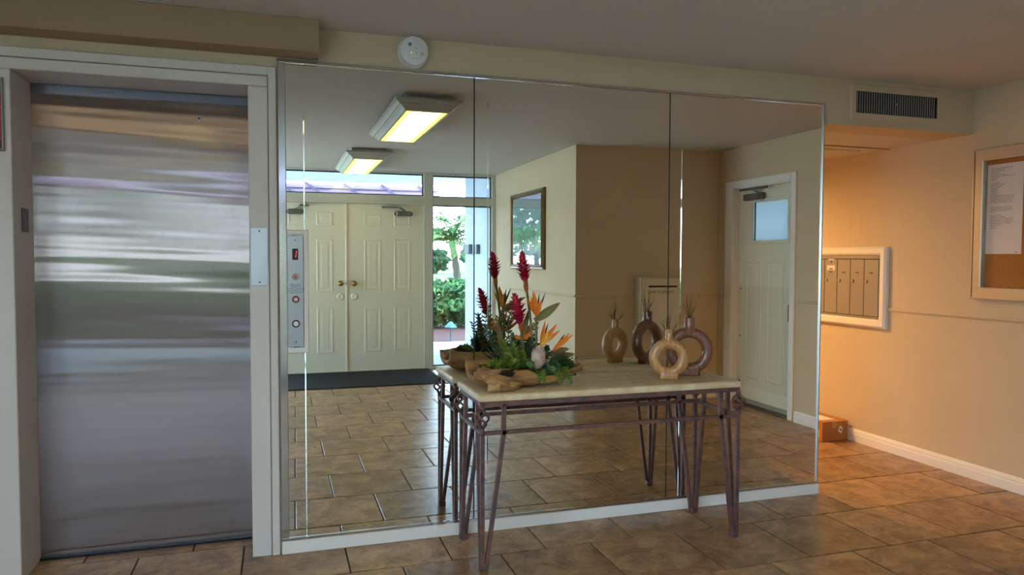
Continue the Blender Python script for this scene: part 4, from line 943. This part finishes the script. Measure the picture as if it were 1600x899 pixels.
def foliage_mat(name,c1,c2,tr=0.25):
    m=bpy.data.materials.new(name); m.use_nodes=True; n=m.node_tree.nodes; L=m.node_tree.links; n.clear()
    tc=n.new('ShaderNodeTexCoord'); nz=n.new('ShaderNodeTexNoise'); nz.inputs['Scale'].default_value=7; L.new(tc.outputs['Object'],nz.inputs['Vector'])
    rp=n.new('ShaderNodeValToRGB'); rp.color_ramp.elements[0].color=c2; rp.color_ramp.elements[1].color=c1; rp.color_ramp.elements[0].position=.35; rp.color_ramp.elements[1].position=.65; L.new(nz.outputs[0],rp.inputs[0])
    d=n.new('ShaderNodeBsdfDiffuse'); t_=n.new('ShaderNodeBsdfTranslucent'); x=n.new('ShaderNodeMixShader'); x.inputs[0].default_value=tr; o=n.new('ShaderNodeOutputMaterial')
    L.new(rp.outputs[0],d.inputs[0]); L.new(rp.outputs[0],t_.inputs[0]); L.new(d.outputs[0],x.inputs[1]); L.new(t_.outputs[0],x.inputs[2]); L.new(x.outputs[0],o.inputs[0]); return m
M_hedge=foliage_mat('hedge_leaf',srgb(90,128,76),srgb(44,82,62)); M_tree=foliage_mat('tree_leaf',srgb(78,112,86),srgb(42,78,62)); M_palm=foliage_mat('palm_leaf',srgb(120,150,84),srgb(78,120,88),0.4); M_bark=mat('bark',srgb(88,78,70),0.9,var=0.3,scale=12,bump=0.6)
def shrub(x,y,h,w_):
    t=thing('hedge_shrub',(x,y,GZ),'clipped leafy green hedge shrub growing in the mulch outside','shrub','hedge shrubs outside the entrance')
    f=build('foliage',leafcloud((x,y,h*0.52),(w_*0.62,0.60,h*0.52),2400,0.075,3),M_hedge,t); f['kind']='stuff'
    m=MB()
    for k in range(4): m.tube([(x,y,GZ-0.05),(x+0.25*math.cos(k*1.6),y+0.2*math.sin(k*1.6),h*0.6)],[0.025,0.01],6)
    build('stems',m,M_bark,t); return t
s0=shrub(3.0,-11.4,0.92,1.1)
for k,x in enumerate((-5.6,-4.7,-3.8,-2.9,-2.0,-1.1,-0.2,0.7,1.6,2.3,3.75,4.5,5.3)):
    c=dup(s0); c.location=(x,-11.4+random.uniform(-.12,.12),GZ); c.rotation_euler=(0,0,random.uniform(0,6)); c.scale=(1,1,random.uniform(.92,1.06))
# taller bush seen in the elevator door
t=thing('round_bush',(-1.9,-12.6,GZ),'large round dark green bush behind the hedge, left of the doors','shrub'); f=build('foliage',leafcloud((-1.9,-12.6,0.95),(1.0,0.8,0.95),3000,0.10,9),foliage_mat('dark_bush',srgb(44,70,44),srgb(20,42,28)),t); f['kind']='stuff'
m=MB(); m.tube([(-1.9,-12.6,GZ-.05),(-1.9,-12.6,0.8)],[0.06,0.03],8); build('stem',m,M_bark,t)
# path light
t=thing('path_light',(2.78,-8.62,GZ),'small teal garden path light in the mulch','lamp'); TL=mat('verdigris',srgb(40,90,94),0.5,0.2)
m=MB(); m.tube([(2.78,-8.62,GZ-0.08),(2.78,-8.62,0.20)],0.014,8); build('post',m,TL,t)
m=MB(); m.lathe((2.78,-8.62,0),[(0.11,0.20),(0.10,0.215),(0.05,0.27),(0.015,0.30),(0.0,0.305)],20); build('hat',m,TL,t,smooth=True)
# palm
def palm(x,y,h,lean,seed,label):
    random.seed(seed); t=thing('palm_tree',(x,y,GZ),label,'tree'); top=Vector((x+lean,y,h))
    m=MB(); pts=bez([(x,y,GZ-.1),(x+lean*0.2,y,h*0.5),top],12); m.tube(pts,[0.13-0.03*i/12+(0.02 if i%2 else 0) for i in range(13)],10); build('trunk',m,M_bark,t,smooth=True)
    for k in range(30):
        a=k*2.39996; el=random.uniform(-0.15,1.25); L=random.uniform(1.3,2.0); dv=Vector((math.cos(a)*math.cos(el),math.sin(a)*math.cos(el),math.sin(el)))
        path=bez([top,top+dv*L*0.6+Vector((0,0,0.1)),top+dv*L*0.95-Vector((0,0,0.55))],10); m=MB(); m.tube(path,[0.018*(1-i/11)+0.003 for i in range(11)],4)
        sd=dv.cross(Vector((0,0,1))).normalized()
        for i in range(2,11):
            for sg in (-1,1):
                for q in (0,0.5):
                    p=path[i-1].lerp(path[i],q); e=p+sd*sg*0.34*(1-0.4*abs(i/10-0.45))+(path[i]-path[i-1]).normalized()*0.16-Vector((0,0,0.14)); m.leaf(p,e,0.085,nrm=(0,0,1),fold=0.3,seg=2)
        build('frond',m,M_palm,t)
palm(6.15,-22,2.0,-0.28,3,'slanting palm tree on the lawn seen through the sidelight')
palm(-5.2,-20,2.6,0.2,5,'upright palm tree on the lawn left of the entrance')
random.seed(11)
def tree(x,y,h,r,seed,lab):
    t=thing('shade_tree',(x,y,GZ),lab,'tree','shade trees across the road'); m=MB(); m.tube([(x,y,GZ-.1),(x+0.2,y,h*0.4),(x,y,h*0.75)],[0.28,0.2,0.08],8); build('trunk',m,M_bark,t)
    f=build('crown',leafcloud((x,y,h*0.66),(r,r,h*0.36),1500,0.42,seed,0.25),M_tree,t); f['kind']='stuff'
for k,(x,y,h,r) in enumerate(((9.0,-62,2.6,2.1),(13.9,-64,1.9,1.2),(18.2,-64,2.2,1.4),(23.5,-63,3.2,2.3),(30,-60,6.2,3.2),(0.5,-60,5.8,3.1),(-8.5,-60,5.6,3.1),(-17.5,-60,6,3.2),(-27,-58,6,3.3))): tree(x,y,h,r,20+k,'leafy green shade tree across the road outside')
